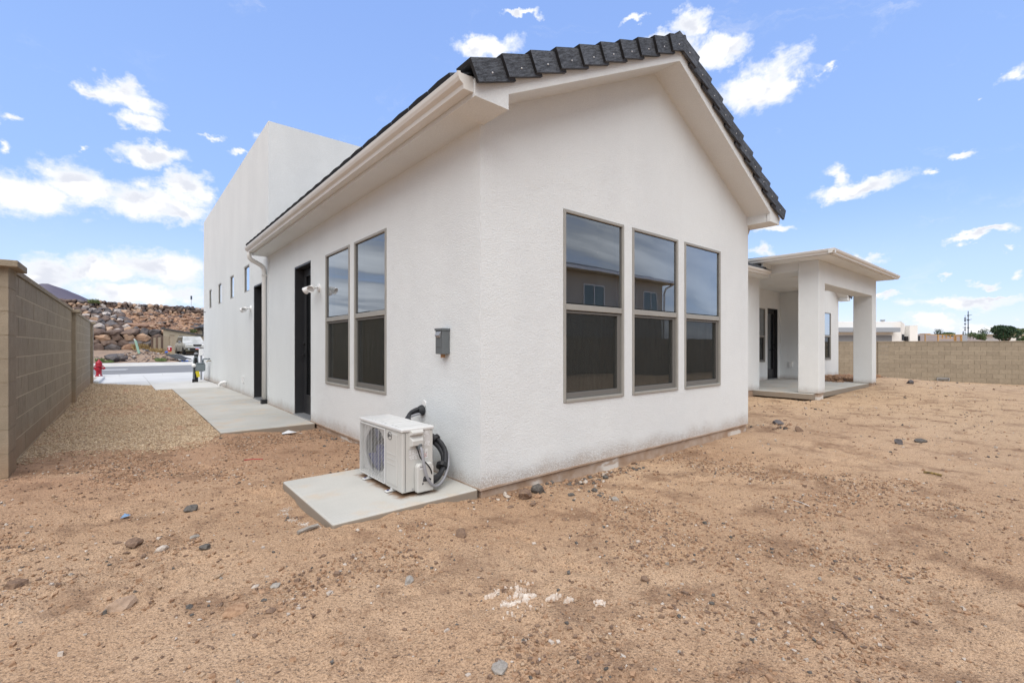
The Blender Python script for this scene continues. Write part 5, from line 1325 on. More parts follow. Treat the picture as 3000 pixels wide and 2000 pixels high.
    def lbl(xa, xb, za, zb_2, rows_, cols, seed, bold=.5):
        L_ = MB().quad((xa, y0 - .0015, za), (xb, y0 - .0015, za), (xb, y0 - .0015, zb_2), (xa, y0 - .0015, zb_2)).build('label', M['label_white'], a)
        r_ = random.Random(seed); t_ = MB()
        for i in range(rows_):
            for j in range(cols):
                if r_.random() < bold + .25:
                    w_ = (xb - xa) / cols; h_2 = (zb_2 - za) / rows_; xx = xa + (j + .12) * w_; z_ = za + (i + .3) * h_2
                    t_.quad((xx, y0 - .0022, z_), (xx + w_ * r_.uniform(.4, .8), y0 - .0022, z_), (xx + w_ * r_.uniform(.4, .8), y0 - .0022, z_ + h_2 * .42), (xx, y0 - .0022, z_ + h_2 * .42))
        t_.build('print', M['st_grey'], L_, local=True)
    lbl(x1 - .078, x1 - .026, .352, .492, 22, 5, 3); lbl(x0 + .056, x1 - .085, .268, .342, 11, 9, 5); lbl(x1 - .083, x1 - .046, .262, .335, 7, 2, 8, .2)
    dm = MB(); cx_, cz2 = x1 - .070, .287
    for s_, yy in ((.015, .0028), (.012, .0032)):
        dm.add([(cx_ - s_, y0 - yy, cz2), (cx_, y0 - yy, cz2 - s_), (cx_ + s_, y0 - yy, cz2), (cx_, y0 - yy, cz2 + s_)], [(0, 1, 2, 3)], 0 if s_ > .013 else 1)
    dm.add([(cx_ - .004, y0 - .0036, cz2 - .005), (cx_ + .004, y0 - .0036, cz2 - .005), (cx_ + .001, y0 - .0036, cz2 + .006), (cx_ - .003, y0 - .0036, cz2 + .001)], [(0, 1, 2, 3)], 2)
    dm.build('warning_diamond', [M['label_red'], M['label_white'], M['ink']], a)
    bc = MB(); bc.quad((x0 + .115, y0 - .0532, .196), (x0 + .165, y0 - .0532, .196), (x0 + .165, y0 - .0532, .222), (x0 + .115, y0 - .0532, .222)); bl_ = bc.build('sticker', M['label_white'], a)
    r_ = random.Random(4); t_ = MB(); xx = x0 + .119
    while xx < x0 + .160:
        w_ = r_.uniform(.0008, .0025); t_.quad((xx, y0 - .0538, .210), (xx + w_, y0 - .0538, .210), (xx + w_, y0 - .0538, .219), (xx, y0 - .0538, .219)); xx += w_ + r_.uniform(.001, .002)
    t_.build('print', M['ink'], bl_, local=True)
    for (xx, zz) in ((x0 + .024, .492), (x0 + .045, .482), (x0 + .024, .052), (x1 - .092, .492), (x1 - .05, .498), (x1 - .012, .07), (x0 + .085, .048)):
        MB().lathe([(.001, -.004), (.005, -.003), (.006, .001)], (xx, y0 - .002, zz), 8, axis='y').build('screw', M['galv'], a)
    MB().box(x0 + .024, x0 + .027, y0 - .002, y0 + .001, .04, .47).build('panel_seam', M['ink'], a)
    for yy in (3.30, 3.735):
        f = MB(); f.box(x0 - .045, x1 + .03, yy, yy + .042, .003, .016); f.box(x0 - .0, x1 - .0, yy + .005, yy + .037, .014, .030); f.build('foot', M['ac_lid'], a, bevel=.005)
        MB().lathe([(.010, 0), (.010, .004), (.001, .005)], (x0 - .025, yy + .021, .016), 10).build('bolt', M['fan'], a)
    # pipes: insulated bundle loops out of the valve cover, round and back behind to the wall
    W = X0
    loop = [(1.70, 3.10, .09), (1.80, 3.13, .07), (1.90, 3.19, .075), (1.975, 3.24, .13), (2.01, 3.29, .22), (1.99, 3.36, .30), (1.93, 3.46, .36), (1.90, 3.62, .40), (1.92, 3.76, .44), (1.99, 3.85, .475), (2.06, 3.84, .505), (2.13, 3.825, .51)]
    def smooth(P, k=6):
        P = [Vector(p) for p in P]; out = []
        for i in range(len(P) - 1):
            p0, p1, p2, p3 = P[max(i - 1, 0)], P[i], P[i + 1], P[min(i + 2, len(P) - 1)]
            for j in range(k):
                t = j / k; out.append(.5 * ((2 * p1) + (p2 - p0) * t + (2 * p0 - 5 * p1 + 4 * p2 - p3) * t * t + (3 * p1 - p0 - 3 * p2 + p3) * t ** 3))
        return out + [P[-1]]
    def off(P, d): return [(p[0] + d[0], p[1] + d[1], p[2] + d[2]) for p in P]
    MB().tube(smooth(loop), .021, 12).build('insulated_pipe', M['ins'], a, smooth=True)
    MB().tube(smooth(off(loop, (.012, -.016, .034))), .019, 12).build('insulated_pipe', M['ins'], a, smooth=True)
    MB().tube(smooth([(1.70, y0 - .018, .372), (1.705, y0 - .045, .33), (1.71, y0 - .065, .24), (1.735, y0 - .075, .13), (1.80, y0 - .055, .055), (1.88, y0 - .01, .045), (1.965, y0 + .045, .085), (2.03, y0 + .10, .17), (2.045, y0 + .16, .25), (2.00, y0 + .24, .35), (1.92, y0 + .36, .42), (1.92, y0 + .62, .46), (2.02, 3.80, .49), (2.13, 3.80, .50)]), .0105, 10).build('conduit', M['conduit'], a, smooth=True)
    MB().lathe([(.017, 0), (.020, .004), (.020, .035), (.016, .04)], (1.70, y0 - .018, .345), 12).build('conduit_nut', M['box_grey'], a)
    MB().tube(smooth([(1.672, y0 - .012, .372), (1.675, y0 - .040, .34), (1.695, y0 - .045, .28), (1.74, y0 - .05, .235), (1.775, y0 - .058, .18), (1.80, y0 - .03, .10)]), .005, 8).build('cable', M['black'], a, smooth=True)
    for (c_, r_2, t0_) in (((1.955, 3.235, .135), .046, 0), ((1.975, 3.375, .325), .044, 1)):
        i = min(range(len(loop)), key=lambda q: (Vector(loop[q]) - Vector(c_)).length); dv = (Vector(loop[min(i + 1, len(loop) - 1)]) - Vector(loop[i - 1])).normalized() * .016
        cc = Vector(c_) + Vector((.006, -.008, .018)); MB().tube([cc - dv, cc + dv], r_2, 14).build('tape_wrap', M['black'], a)
    MB().lathe([(.04, 0), (.05, -.012), (.042, -.04), (.03, -.055), (.001, -.055)], (W - .001, 3.82, .525), 14, axis='x').build('wall_sleeve', M['ins'], a)
    MB().lathe([(.035, 0), (.032, -.006), (.001, -.007)], (W - .001, 3.80, .585), 9, axis='x').build('sealant', M['white_pl'], a)
build_ac()
mb = MB()
r_ = random.Random(2); ring = [(1.55 + .0 * k, 0, 0) for k in range(1)]
def stain(pts_, z=.0016):
    n = len(pts_); cx_, cy_ = sum(p[0] for p in pts_) / n, sum(p[1] for p in pts_) / n
    return MB().add([(p[0], p[1], z) for p in pts_], [tuple(range(n))])

# ------------------------------------------------------------------ hydrant
def hydrant():
    o = thing('fire_hydrant', 'dark red fire hydrant at the kerb beyond the block wall', 'fire hydrant', (-.91, 27.45, -.225), RAD(-20))
    L = dict(local=True)
    MB().lathe([(.13, 0), (.13, .05), (.10, .06), (.10, .42), (.115, .43)], n=18).build('barrel', M['red'], o, smooth=False, **L)
    MB().lathe([(.16, .43), (.165, .44), (.165, .475), (.13, .48), (.12, .50)], n=18).build('flange', M['red'], o, **L)
    MB().lathe([(.12, .48), (.118, .56), (.10, .63), (.06, .68), (.03, .70), (.03, .745), (.01, .75)], n=18).build('bonnet', M['red'], o, smooth=True, **L)
    for s in (-1, 1):
        n = MB(); n.lathe([(.05, 0), (.05, s * .16), (.065, s * .165), (.065, s * .20), (.02, s * .205), (.02, s * .24)], (0, 0, .36), 12, axis='x'); n.build('side_nozzle', M['red'], o, **L)
    n = MB(); n.lathe([(.07, 0), (.07, -.14), (.085, -.145), (.085, -.18), (.02, -.185), (.02, -.21)], (0, 0, .33), 14, axis='y'); n.build('pumper_nozzle', M['red'], o, **L)
    MB().box(.05, .09, -.115, -.098, .03, .09).build('tag', M['white_pl'], o, **L)
hydrant()

# ------------------------------------------------------------------ across the street
def far_z(x, y):
    x = np.asarray(x, float); y = np.asarray(y, float)
    z = np.interp(y, [43.8, 46, 56, 61.5], [-.14, .02, .40, .72])
    m = np.exp(-(((x - 1.2) / 1.6) ** 2 + ((y - 48.8) / 1.7) ** 2)) * .55 + np.exp(-(((x - .2) / 2.2) ** 2 + ((y - 50) / 1.6) ** 2)) * .12
    z = z + m * (1 + (fbm(x * 2, y * 2, 3, .5, 5) - .5) * .9)
    z = z + (fbm(x * 1.3, y * 1.3, 4, .55, 8) - .5) * .16
    dr_ = (x > 3.25) & (x < 8.5) & (y < 62)
    z = np.where(dr_, np.interp(y, [43.8, 56, 60], [-.2, .25, .33]), z)
    return z
fx, fy = np.meshgrid(np.linspace(-14, 22, 190), np.linspace(43.7, 63, 120)); fz = far_z(fx, fy)
i3 = np.arange(fx.size).reshape(fx.shape); F3 = np.stack([i3[:-1, :-1], i3[:-1, 1:], i3[1:, 1:], i3[1:, :-1]], -1).reshape(-1, 4)
o = bpy.data.objects.new('building_lot', arrays_mesh('building_lot', np.stack([fx, fy, fz], -1).reshape(-1, 3), F3, M['lot_dirt'], smooth=True)); link(o); struct(o)
x, y = pts(1500, -4, 3.3, 44.5, 52); k = rng.uniform(0, 1, 1500) < .15 + .85 * np.exp(-(((x - 1.2) / 2) ** 2 + ((y - 48.8) / 2.) ** 2)); x, y = x[k], y[k]
o = scatter('lot_rubble', np.stack([x, y, far_z(x, y)], -1), .04 + .14 * rng.uniform(0, 1, len(x)) ** 3, [M['rock_brown'], M['rock_dark'], M['rock_tan'], M['rock_pale']], [3, 3, 2, 1], LO)
tagp(o, 'heap of brown and grey rubble on the empty lot across the street', 'rubble')
def slope_z(x, y):
    x = np.asarray(x, float); y = np.asarray(y, float)
    z = np.interp(y, [61.8, 62.4, 63, 70, 75.4, 76], [.5, 2.2, 2.55, 4.1, 5.35, 5.6]) + np.clip(x - 2, 0, 20) * -.03
    return z + (fbm(x * .5, y * .5, 5, .6, 15) - .5) * 1.4 * np.clip((y - 62.5) / 3, 0, 1) * np.clip((76 - y) / 2, 0, 1)
hx, hy = np.meshgrid(np.linspace(-16, 30, 230), np.linspace(61.9, 77, 110)); hz_ = slope_z(hx, hy)
i3 = np.arange(hx.size).reshape(hx.shape); F3 = np.stack([i3[:-1, :-1], i3[:-1, 1:], i3[1:, 1:], i3[1:, :-1]], -1).reshape(-1, 4)
o = bpy.data.objects.new('hill_slope', arrays_mesh('hill_slope', np.stack([hx, hy, hz_], -1).reshape(-1, 3), F3, M['hill_dirt'], smooth=False)); link(o); struct(o)
RM = {}
def rmesh(k, m):
    if (k, m) not in RM:
        me = ROCKS[k].copy(); me.materials.clear(); me.materials.append(M[m]); RM[(k, m)] = me
    return RM[(k, m)]
def boulder(parent, x, y, z, sx, sy, sz, kinds):
    o = bpy.data.objects.new('boulder', rmesh(rnd.randrange(8), rnd.choice(kinds)))
    o.scale = (sx, sy, sz / .7); o.rotation_euler = (rnd.uniform(-.25, .25), rnd.uniform(-.3, .3), rnd.choice([0, math.pi]) + rnd.uniform(-.35, .35)); o.location = (x, y, z)
    link(o, parent)
    return o
LOWK = ['rock_brown', 'rock_brown', 'rock_brown', 'rock_dark', 'rock_red', 'rock_tan', 'rock_brown']
rwl = thing('rock_wall', 'lower retaining wall of big fitted brown and charcoal boulders', 'retaining wall', (0, 61.5, .6))
z = .85
for row, (hh, ww) in enumerate([(.34, .62), (.36, .66), (.36, .66), (.32, .58)]):
    xx = -6.2 + rnd.uniform(0, .5)
    while xx < 2.9:
        w_ = ww * rnd.uniform(.72, 1.25); h_ = hh * rnd.uniform(.85, 1.15)
        boulder(rwl, xx + w_, 61.75 + row * .10 + rnd.uniform(-.06, .06), z + rnd.uniform(-.06, .06), w_ * 1.06, .45, h_ * 1.35, LOWK); xx += w_ * 1.82
    z += hh * 1.55
bk = MB(); bk.quad((-14, 62.0, .3), (4.5, 62.0, .3), (4.5, 62.4, 2.45), (-14, 62.4, 2.45)); bk.build('gap_backing', M['joint_dark'], rwl)
upw = thing('rock_wall', 'upper retaining wall of smaller rounded boulders along the hilltop', 'retaining wall', (0, 76, 5.3))
UPK = ['rock_tan', 'rock_brown', 'rock_dark', 'rock_pale', 'rock_brown', 'rock_tan', 'rock_brown']
def top_z(x): return 6.72 - (x + 5) * .028
for row in range(4):
    xx = -8.5
    while xx < 10.5:
        w_ = rnd.uniform(.20, .42); h_ = rnd.uniform(.19, .26)
        zz = top_z(xx) - .24 - row * .34 + rnd.uniform(-.05, .05)
        boulder(upw, xx + w_, 76 - row * .12, zz, w_ * 1.02, .35, h_ * 1.25, UPK); xx += w_ * 1.75
bk = MB(); bk.quad((-14, 76.25, 4.6), (14, 76.25, 4.2), (14, 76.4, top_z(14) - .05), (-14, 76.4, top_z(-14) - .05)); bk.add([(-14, 76.4, top_z(-14) - .05), (14, 76.4, top_z(14) - .05), (14, 95, top_z(14) - .2), (-14, 95, top_z(-14) - .2)], [(0, 1, 2, 3)]); bk.build('gap_backing', M['joint_dark'], upw)
# boulders stacked on the slope at the left, loose ones on the cut
lsl = thing('rock_wall', 'middle bank of stacked charcoal and pale boulders left of the bare slope', 'retaining wall', (-4, 66, 2.6))
z = 2.55; yy = 62.7
for row in range(11):
    xx = -7.0; lim = .15 - row * .06
    while xx < lim:
        w_ = rnd.uniform(.26, .56)
        boulder(lsl, xx + w_, yy, z + rnd.uniform(-.05, .05), w_ * 1.0, .5, rnd.uniform(.28, .38), ['rock_dark', 'rock_brown', 'rock_pale', 'rock_brown', 'rock_tan', 'rock_dark']); xx += w_ * 1.75
    z += .282; yy += 1.1
bk = MB(); bk.quad((-14, 62.5, 2.0), (.0, 62.5, 2.0), (-.3, 75.5, 5.3), (-14, 75.5, 5.3)); bk.build('gap_backing', M['joint_dark'], lsl)
x, y = pts(2600, -1, 16, 63, 75.6)
o = scatter('slope_rubble', np.stack([x, y, slope_z(x, y)], -1), .06 + .42 * rng.uniform(0, 1, len(x)) ** 4, [M['rock_red'], M['rock_tan'], M['rock_brown'], M['rock_dark'], M['hill_dirt']], [3, 2, 2, 2, 3], LO)
tagp(o, 'loose red and charcoal rocks tumbled over the bare cut slope', 'rubble')
def single_boulder(name, x, y, z, s, m, label, k=0, rz=0.):
    o = bpy.data.objects.new(name, rmesh(k, m)); o.scale = s; o.location = (x, y, z); o.rotation_euler = (0, .12, rz); link(o); tagp(o, label, 'boulder')
single_boulder('boulder', -.62, 44.95,   .22, (.66, .5, .50), 'rock_dark', 'big charcoal boulder alone at the far kerb across the street', 3, .2)
single_boulder('boulder', -.25, 44.9, .32, (.30, .35, .38), 'rock_dark', 'upright charcoal lump leaning on the big boulder at the far kerb', 5, .9)
single_boulder('boulder', 1.0, 66, 3.35, (1.0, .8, .62), 'rock_red', 'largest red rock outcrop on the bare slope above the wall', 1, .2)
single_boulder('boulder', 5.2, 64.5, 2.95, (.42, .4, .35), 'rock_tan', 'rounded tan boulder above the sloping beige roof', 2, .2)
o = thing('utility_marker', 'leaning pale green utility pipe standing in the lot rubble', 'pipe', (.80, 47.5, .5))
mb = MB(); mb.tube([(.83, 47.5, .52), (.60, 47.6, 1.55)], .085, 10); mb.build('pipe', M['pvc_green'], o); mb = MB(); mb.tube([(.60, 47.6, 1.55), (.50, 47.6, 1.68)], .04, 8); mb.build('cap', M['white_pl'], o)
o = thing('water_cooler', 'red and white drinks cooler standing at the beige wall end', 'cooler', (2.93, 49.7, .62))
MB().lathe([(.13, 0), (.15, .05), (.15, .34), (.14, .35)], (2.93, 49.7, .66), 16).build('body', M['cooler'], o); MB().lathe([(.155, 0), (.155, .06), (.05, .08)], (2.93, 49.7, 1.01), 16).build('lid', M['white_pl'], o)
MB().box(2.80, 3.06, 49.6, 49.85, .55, .66).build('stand', M['wood'], o); MB().quad((2.84, 49.545, .78), (2.92, 49.545, .78), (2.92, 49.545, .95), (2.84, 49.545, .95)).build('label_patch', M['white_pl'], o)
# weed cloth
def cloth():
    V, Fq = [], []; n, m_ = 26, 12
    for i in range(n):
        for j in range(m_):
            t, s = i / (n - 1), j / (m_ - 1); cx = 2.55 + 1.25 * t; cy = 46.3 - 2.2 * t ** 1.5; w = .18 + .62 * math.sin(min(t * 1.2, 1) * 1.45)
            x_ = cx + (s - .5) * w * .9; y_ = cy + (s - .5) * w * 1.2
            hgt = .04 + .26 * math.sin(math.pi * s) * (.45 + .55 * math.sin(min(1, t * 1.3) * 2.2)) + .03 * math.sin(9 * t + 5 * s)
            V.append((x_, y_, -.12 + hgt + .42 * (1 - t) ** .7))
    for i in range(n - 1):
        for j in range(m_ - 1): Fq.append((i * m_ + j, i * m_ + j + 1, (i + 1) * m_ + j + 1, (i + 1) * m_ + j))
    return MB().add(V, Fq)
o = thing('weed_cloth', 'heap of dark landscape cloth with blue corners by the far driveway', 'cloth', (3, 45, 0)); cloth().build('cloth', M['tarp'], o, smooth=True)
MB().lathe([(.001, -.08), (.10, -.05), (.12, 0), (.08, .06), (.001, .08)], (2.52, 46.35, .62), 10).build('blue_corner', M['blue'], o)
MB().box(3.35, 3.75, 43.98, 44.1, -.1, .0).build('blue_strip', M['blue'], o)
mb = MB(); n = 5
poly = [(3.3, 43.9), (8.4, 43.9), (8.4, 57), (3.45, 57)]
mb.add([(p[0], p[1], -.11 if p[1] < 44 else .36) for p in poly], [(0, 1, 2, 3)]); struct(mb.build('far_driveway', M['conc_pale']))
def tuft(x, y, z, r, h, n, m, label, name='grass_tuft', cat='grass'):
    mb = MB(); rr = random.Random(int(x * 100) + n)
    for k in range(n):
        a = rr.uniform(0, 6.28); q = r * math.sqrt(rr.random()); bx_, by_ = x + q * math.cos(a), y + q * math.sin(a); t = rr.uniform(.5, 1) * h; lx, ly = rr.uniform(-.5, .5) * h, rr.uniform(-.5, .5) * h; w = h * .05
        mb.add([(bx_ - w, by_, z), (bx_ + w, by_, z), (bx_ + lx * .6 + w * .5, by_ + ly * .6, z + t * .7), (bx_ + lx, by_ + ly, z + t)], [(0, 1, 2), (0, 2, 3)])
    return tagp(mb.build(name, m), label, cat)
tuft(2.1, 44.5, -.05, .34, .30, 260, M['grass'], 'bright green grass tuft at the far kerb below the dark cloth')
tuft(-.95, 44.4, -.08, .30, .22, 140, M['grass'], 'low green weeds left of the charcoal boulder')
tuft(-1.4, 44.6, -.05, .22, .36, 120, M['grass'], 'green weeds just behind the red hydrant')
tuft(1.9, 53.5, .45, .9, .55, 420, M['dry'], 'straw-coloured dry grass in front of the beige boundary wall')
tuft(1.2, 57.5, .7, .55, .75, 300, M['dry'], 'dry brown bush against the boulders left of the beige wall', 'dry_bush', 'bush')
tuft(-2.9, 75.2, 6.3, .5, .6, 160, M['leaf_pale'], 'small yellow-green shrub on the crest of the boulder wall', 'shrub', 'shrub')
tuft(6.0, 63.5, 2.6, .35, .5, 140, M['leaf_pale'], 'small green shrub on the slope behind the beige roof', 'shrub', 'shrub')

# beige boundary wall, shed-like building, garage house
bw = thing('boundary_wall', 'tan block boundary wall receding beside the parked car', 'wall', (3.3, 51.9, .2))
MB().box(3.06, 3.42, 51.75, 52.1, .1, 2.1).build('pilaster', M['block'], bw)
MB().box(3.0, 3.47, 51.7, 52.15, 2.1, 2.16).build('cap', M['block'], bw)
def seg(a, b, t, z0, z1, m, parent, name):
    A_, B_ = Vector((*a, 0)), Vector((*b, 0)); D_ = (B_ - A_).normalized(); N_ = Vector((-D_.y, D_.x, 0)) * t
    P = [A_, B_, B_ + N_, A_ + N_]; z0a, z0b = z0; z1a, z1b = z1; zs0 = [z0a, z0b, z0b, z0a]; zs1 = [z1a, z1b, z1b, z1a]
    return MB().add([(p.x, p.y, q) for p, q in zip(P, zs0)] + [(p.x, p.y, q) for p, q in zip(P, zs1)], [(0, 1, 2, 3), (4, 5, 6, 7), (0, 1, 5, 4), (1, 2, 6, 5), (2, 3, 7, 6), (3, 0, 4, 7)]).build(name, m, parent)
for i in range(4):
    a_, b_ = (3.15 - i * .27, 52.1 + i * 2.85), (3.15 - (i + 1) * .27, 52.1 + (i + 1) * 2.85)
    seg(a_, b_, .15, (.2, .3), (1.98, 1.98), M['block'], bw, 'wall_panel')
    if i: seg((a_[0] + .0, a_[1] - .1), (a_[0] - .02, a_[1] + .15), .3, (.2, .2), (2.02, 2.02), M['rock_brown'], bw, 'post')
sh = thing('garden_building', 'beige lean-to building with dark sloping roof behind the boundary wall', 'building', (4, 60, .5))
mb = MB(); mb.add([(2.9, 58, .4), (6.8, 57, .4), (6.8, 57, 2.0), (2.9, 58, 2.85), (3.1, 61, .4), (7, 60, .4), (7, 60, 2.0), (3.1, 61, 2.85)], [(0, 1, 2, 3), (4, 5, 6, 7), (0, 4, 7, 3), (1, 5, 6, 2), (3, 2, 6, 7)]); mb.build('wall', M['beige'], sh)
mb = MB(); mb.add([(2.75, 57.8, 2.86), (7.0, 56.8, 1.96), (7.2, 60.2, 1.96), (3.0, 61.2, 2.86), (2.75, 57.8, 2.98), (7.0, 56.8, 2.08), (7.2, 60.2, 2.08), (3.0, 61.2, 2.98)], [(0, 1, 2, 3), (4, 5, 6, 7), (0, 1, 5, 4), (1, 2, 6, 5), (2, 3, 7, 6), (3, 0, 4, 7)]); mb.build('roof', M['roof_dark'], sh)
gh = thing('garage_house', 'beige house corner with dark garage door behind the parked car', 'house', (6.4, 58, .4))
MB().box(6.25, 11, 58, 63, .3, 3.0).build('wall', M['beige'], gh); MB().box(5.85, 11, 57.5, 63, 3.0, 3.1).build('eave', M['roof_dark'], gh)
mb = MB(); mb.add([(5.85, 57.5, 3.1), (11, 57.5, 3.1), (11, 60.5, 4.1), (7.5, 60.5, 4.1), (5.85, 63, 3.1), (11, 63, 3.1)], [(0, 1, 2, 3), (0, 3, 4), (3, 2, 5, 4)]); mb.build('roof', M['roof_dark'], gh)
MB().box(6.45, 10, 57.93, 58.02, .4, 2.15).build('garage_door', M['garage_grey'], gh); MB().box(6.3, 10.2, 57.9, 58.02, 2.18, 2.3).build('lintel', M['trim'], gh)
MB().tube([(5.95, 57.6, 3.0), (6.15, 57.85, 2.8), (6.22, 57.93, 2.6), (6.22, 57.93, .5)], .05, 8).build('downspout', M['roof_dark'], gh)

# parked SUV facing the street
def suv():
    o = thing('parked_car', 'champagne silver sport utility vehicle parked nose-out on the far driveway', 'car', (4.98, 55.2, .30), RAD(6))
    L = dict(local=True)                          # local -Y is the nose
    W_ = .97
    body = MB(); secs = [(-2.30, .72, .86, .90), (-2.18, .50, 1.02, .95), (-1.2, .34, 1.12, .97), (-.3, .30, 1.14, .97), (1.6, .30, 1.14, .97), (2.4, .42, 1.08, .95)]
    vs = []
    for (y, zb2, zt2, w) in secs:
        vs += [(-w, y, zb2), (w, y, zb2), (w * 1.0, y, zb2 + (zt2 - zb2) * .65), (w * .93, y, zt2), (-w * .93, y, zt2), (-w * 1.0, y, zb2 + (zt2 - zb2) * .65)]
    fs = [tuple(range(6))[::-1], tuple(range(30, 36))]
    for i in range(5):
        for k in range(6): fs.append((i * 6 + k, i * 6 + (k + 1) % 6, (i + 1) * 6 + (k + 1) % 6, (i + 1) * 6 + k))
    body.add(vs, fs); body.build('body', M['car'], o, bevel=.03, **L)
    cab = MB(); cs = [(-.95, 1.13, 1.14, .90, .90), (-.15, 1.10, 1.76, .90, .72), (1.9, 1.10, 1.78, .90, .74), (2.38, 1.08, 1.14, .88, .86)]
    vs = []
    for (y, z1_, z2_, w1, w2_) in cs: vs += [(-w1, y, z1_), (w1, y, z1_), (w2_, y, z2_), (-w2_, y, z2_)]
    fs = [(3, 2, 1, 0), (12, 13, 14, 15)]
    for i in range(3):
        for k in range(4): fs.append((i * 4 + k, i * 4 + (k + 1) % 4, (i + 1) * 4 + (k + 1) % 4, (i + 1) * 4 + k))
    cab.add(vs, fs); cab.build('cabin', M['car'], o, bevel=.03, **L)
    MB().quad((-.78, -.84, 1.20), (.78, -.84, 1.20), (.66, -.22, 1.70), (-.66, -.22, 1.70)).build('windscreen', M['windscreen'], o, **L)
    for s in (-1, 1):
        MB().quad((s * .915, -.55, 1.20), (s * .915, 1.9, 1.20), (s * .775, 1.8, 1.68), (s * .765, -.15, 1.68)).build('side_window', M['car_glass'], o, **L)
        h_ = MB(); h_.add([(s * .50, -2.31, .80), (s * .92, -2.20, .82), (s * .94, -2.05, .98), (s * .52, -2.26, .94)], [(0, 1, 2, 3)]); h_.box(min(s * .5, s * .9), max(s * .5, s * .9), -2.29, -2.2, .80, .94); h_.build('headlight', M['lamp'], o, bevel=.02, **L)
        MB().box(min(s * .99, s * 1.20), max(s * .99, s * 1.20), -.72, -.60, 1.10, 1.27).build('mirror', M['chrome'], o, bevel=.03, **L)
        MB().lathe([(.001, -.02), (.06, -.015), (.07, .02)], (s * .66, -2.33, .52), 12, axis='y').build('fog_lamp', M['lamp'], o, **L)
        MB().tube([(s * .66, -.1, 1.80), (s * .66, 1.8, 1.82)], .025, 6).build('roof_rail', M['black'], o, **L)
        for yy in (-1.42, 1.38):
            w = MB().lathe([(.20, -.11), (.34, -.11), (.37, -.06), (.37, .06), (.34, .11), (.20, .11)], (s * .86, yy, .37), 20, axis='x').build('wheel', M['tyre'], o, **L)
            MB().lathe([(.001, -.02), (.20, 0), (.22, .03)], (s * .96, yy, .37), 14, axis='x').build('rim', M['chrome'], w, **L)
    MB().box(-.95, .95, -2.40, -2.15, .62, .74).build('front_bumper', M['car'], o, bevel=.04, **L)
    MB().box(-.55, .55, -2.385, -2.2, .34, .60).build('lower_grille', M['black'], o, bevel=.03, **L)
    MB().box(-.90, .90, -2.30, -2.0, .30, .62).build('bumper_valance', mat('dark_gold_valance', (.13, .12, .085), .5), o, bevel=.03, **L)
    g_ = MB(); g_.add([(-.36, -2.345, .95), (.36, -2.345, .95), (.26, -2.35, .78), (-.26, -2.35, .78)], [(0, 1, 2, 3)]); g_.build('grille', M['black'], o, **L)
    g_ = MB(); g_.box(-.30, .30, -2.375, -2.35, .86, .89); g_.box(-.38, .38, -2.37, -2.34, .945, .975); g_.tube([(-.37, -2.36, .95), (-.26, -2.365, .77), (.26, -2.365, .77), (.37, -2.36, .95)], .015, 6); g_.build('grille_trim', M['chrome'], o, **L)
    MB().box(-.16, .16, -2.42, -2.41, .50, .58, 0).box(-.16, .16, -2.42, -2.41, .58, .64, 1).build('number_plate', [M['plate_o'], M['plate_b']], o, **L)
suv()
o = thing('survey_pole', 'thin instrument mast rising above the hilltop boulders', 'mast', (7.2, 80, 6)); mb = MB(); mb.tube([(7.2, 80, 5.8), (7.2, 80, 8.3)], .03, 6); mb.build('mast', M['label_white'], o); MB().box(7.1, 7.3, 79.9, 80.1, 7.75, 8.25).build('head', M['pole_blue'], o)

# ------------------------------------------------------------------ far hills
def hill(name, pts_az, dist, depth_, base=-20):
    V = []; n = len(pts_az)
    azs = np.linspace(pts_az[0][0], pts_az[-1][0], 90); els = np.interp(azs, [p[0] for p in pts_az], [p[1] for p in pts_az])
    els = els * (1 + .04 * (fbm(azs * 60, azs * 0, 4, .6, 44) - .5))
    rows_ = 10
    for r in range(rows_):
        t = r / (rows_ - 1)
        for a_, e_ in zip(azs, els):
            d_ = dist + depth_ * t; hgt = dist * math.tan(e_) * (1 - (1 - t) ** 2) if True else 0
            n_ = (float(fbm(np.array([a_ * 40]), np.array([t * 4.]), 4, .6, 3)[0]) - .5) * dist * .012 * (1 - t) * (t > 0)
            V.append((math.sin(a_) * (dist - depth_ * (1 - t)), math.cos(a_) * (dist - depth_ * (1 - t)), base + (hgt - base) * 1.0 * (t ** .8) + n_ if t > 0 else base))
    V = np.array(V); m_ = len(azs); i_ = np.arange(rows_ * m_).reshape(rows_, m_)
    Fq = np.stack([i_[:-1, :-1], i_[:-1, 1:], i_[1:, 1:], i_[1:, :-1]], -1).reshape(-1, 4)
    o = bpy.data.objects.new(name, arrays_mesh(name, V, Fq, M['mount'], smooth=True)); link(o); struct(o)
def ae(px, py): a_, e_, _ = px_dir(px, py); return (a_, e_)
hill('mountain', [(-.30, .04), ae(20, 860), ae(110, 829), ae(138, 826.5), ae(180, 842), ae(255, 874), (ae(330, 900)[0], .055), (.30, .0)], 1400, 500)
hill('mountain', [(-.80, .02), (-.60, .10), (-.50, .115), (-.44, .09), (-.40, .065), (-.33, .0)], 1400, 500)

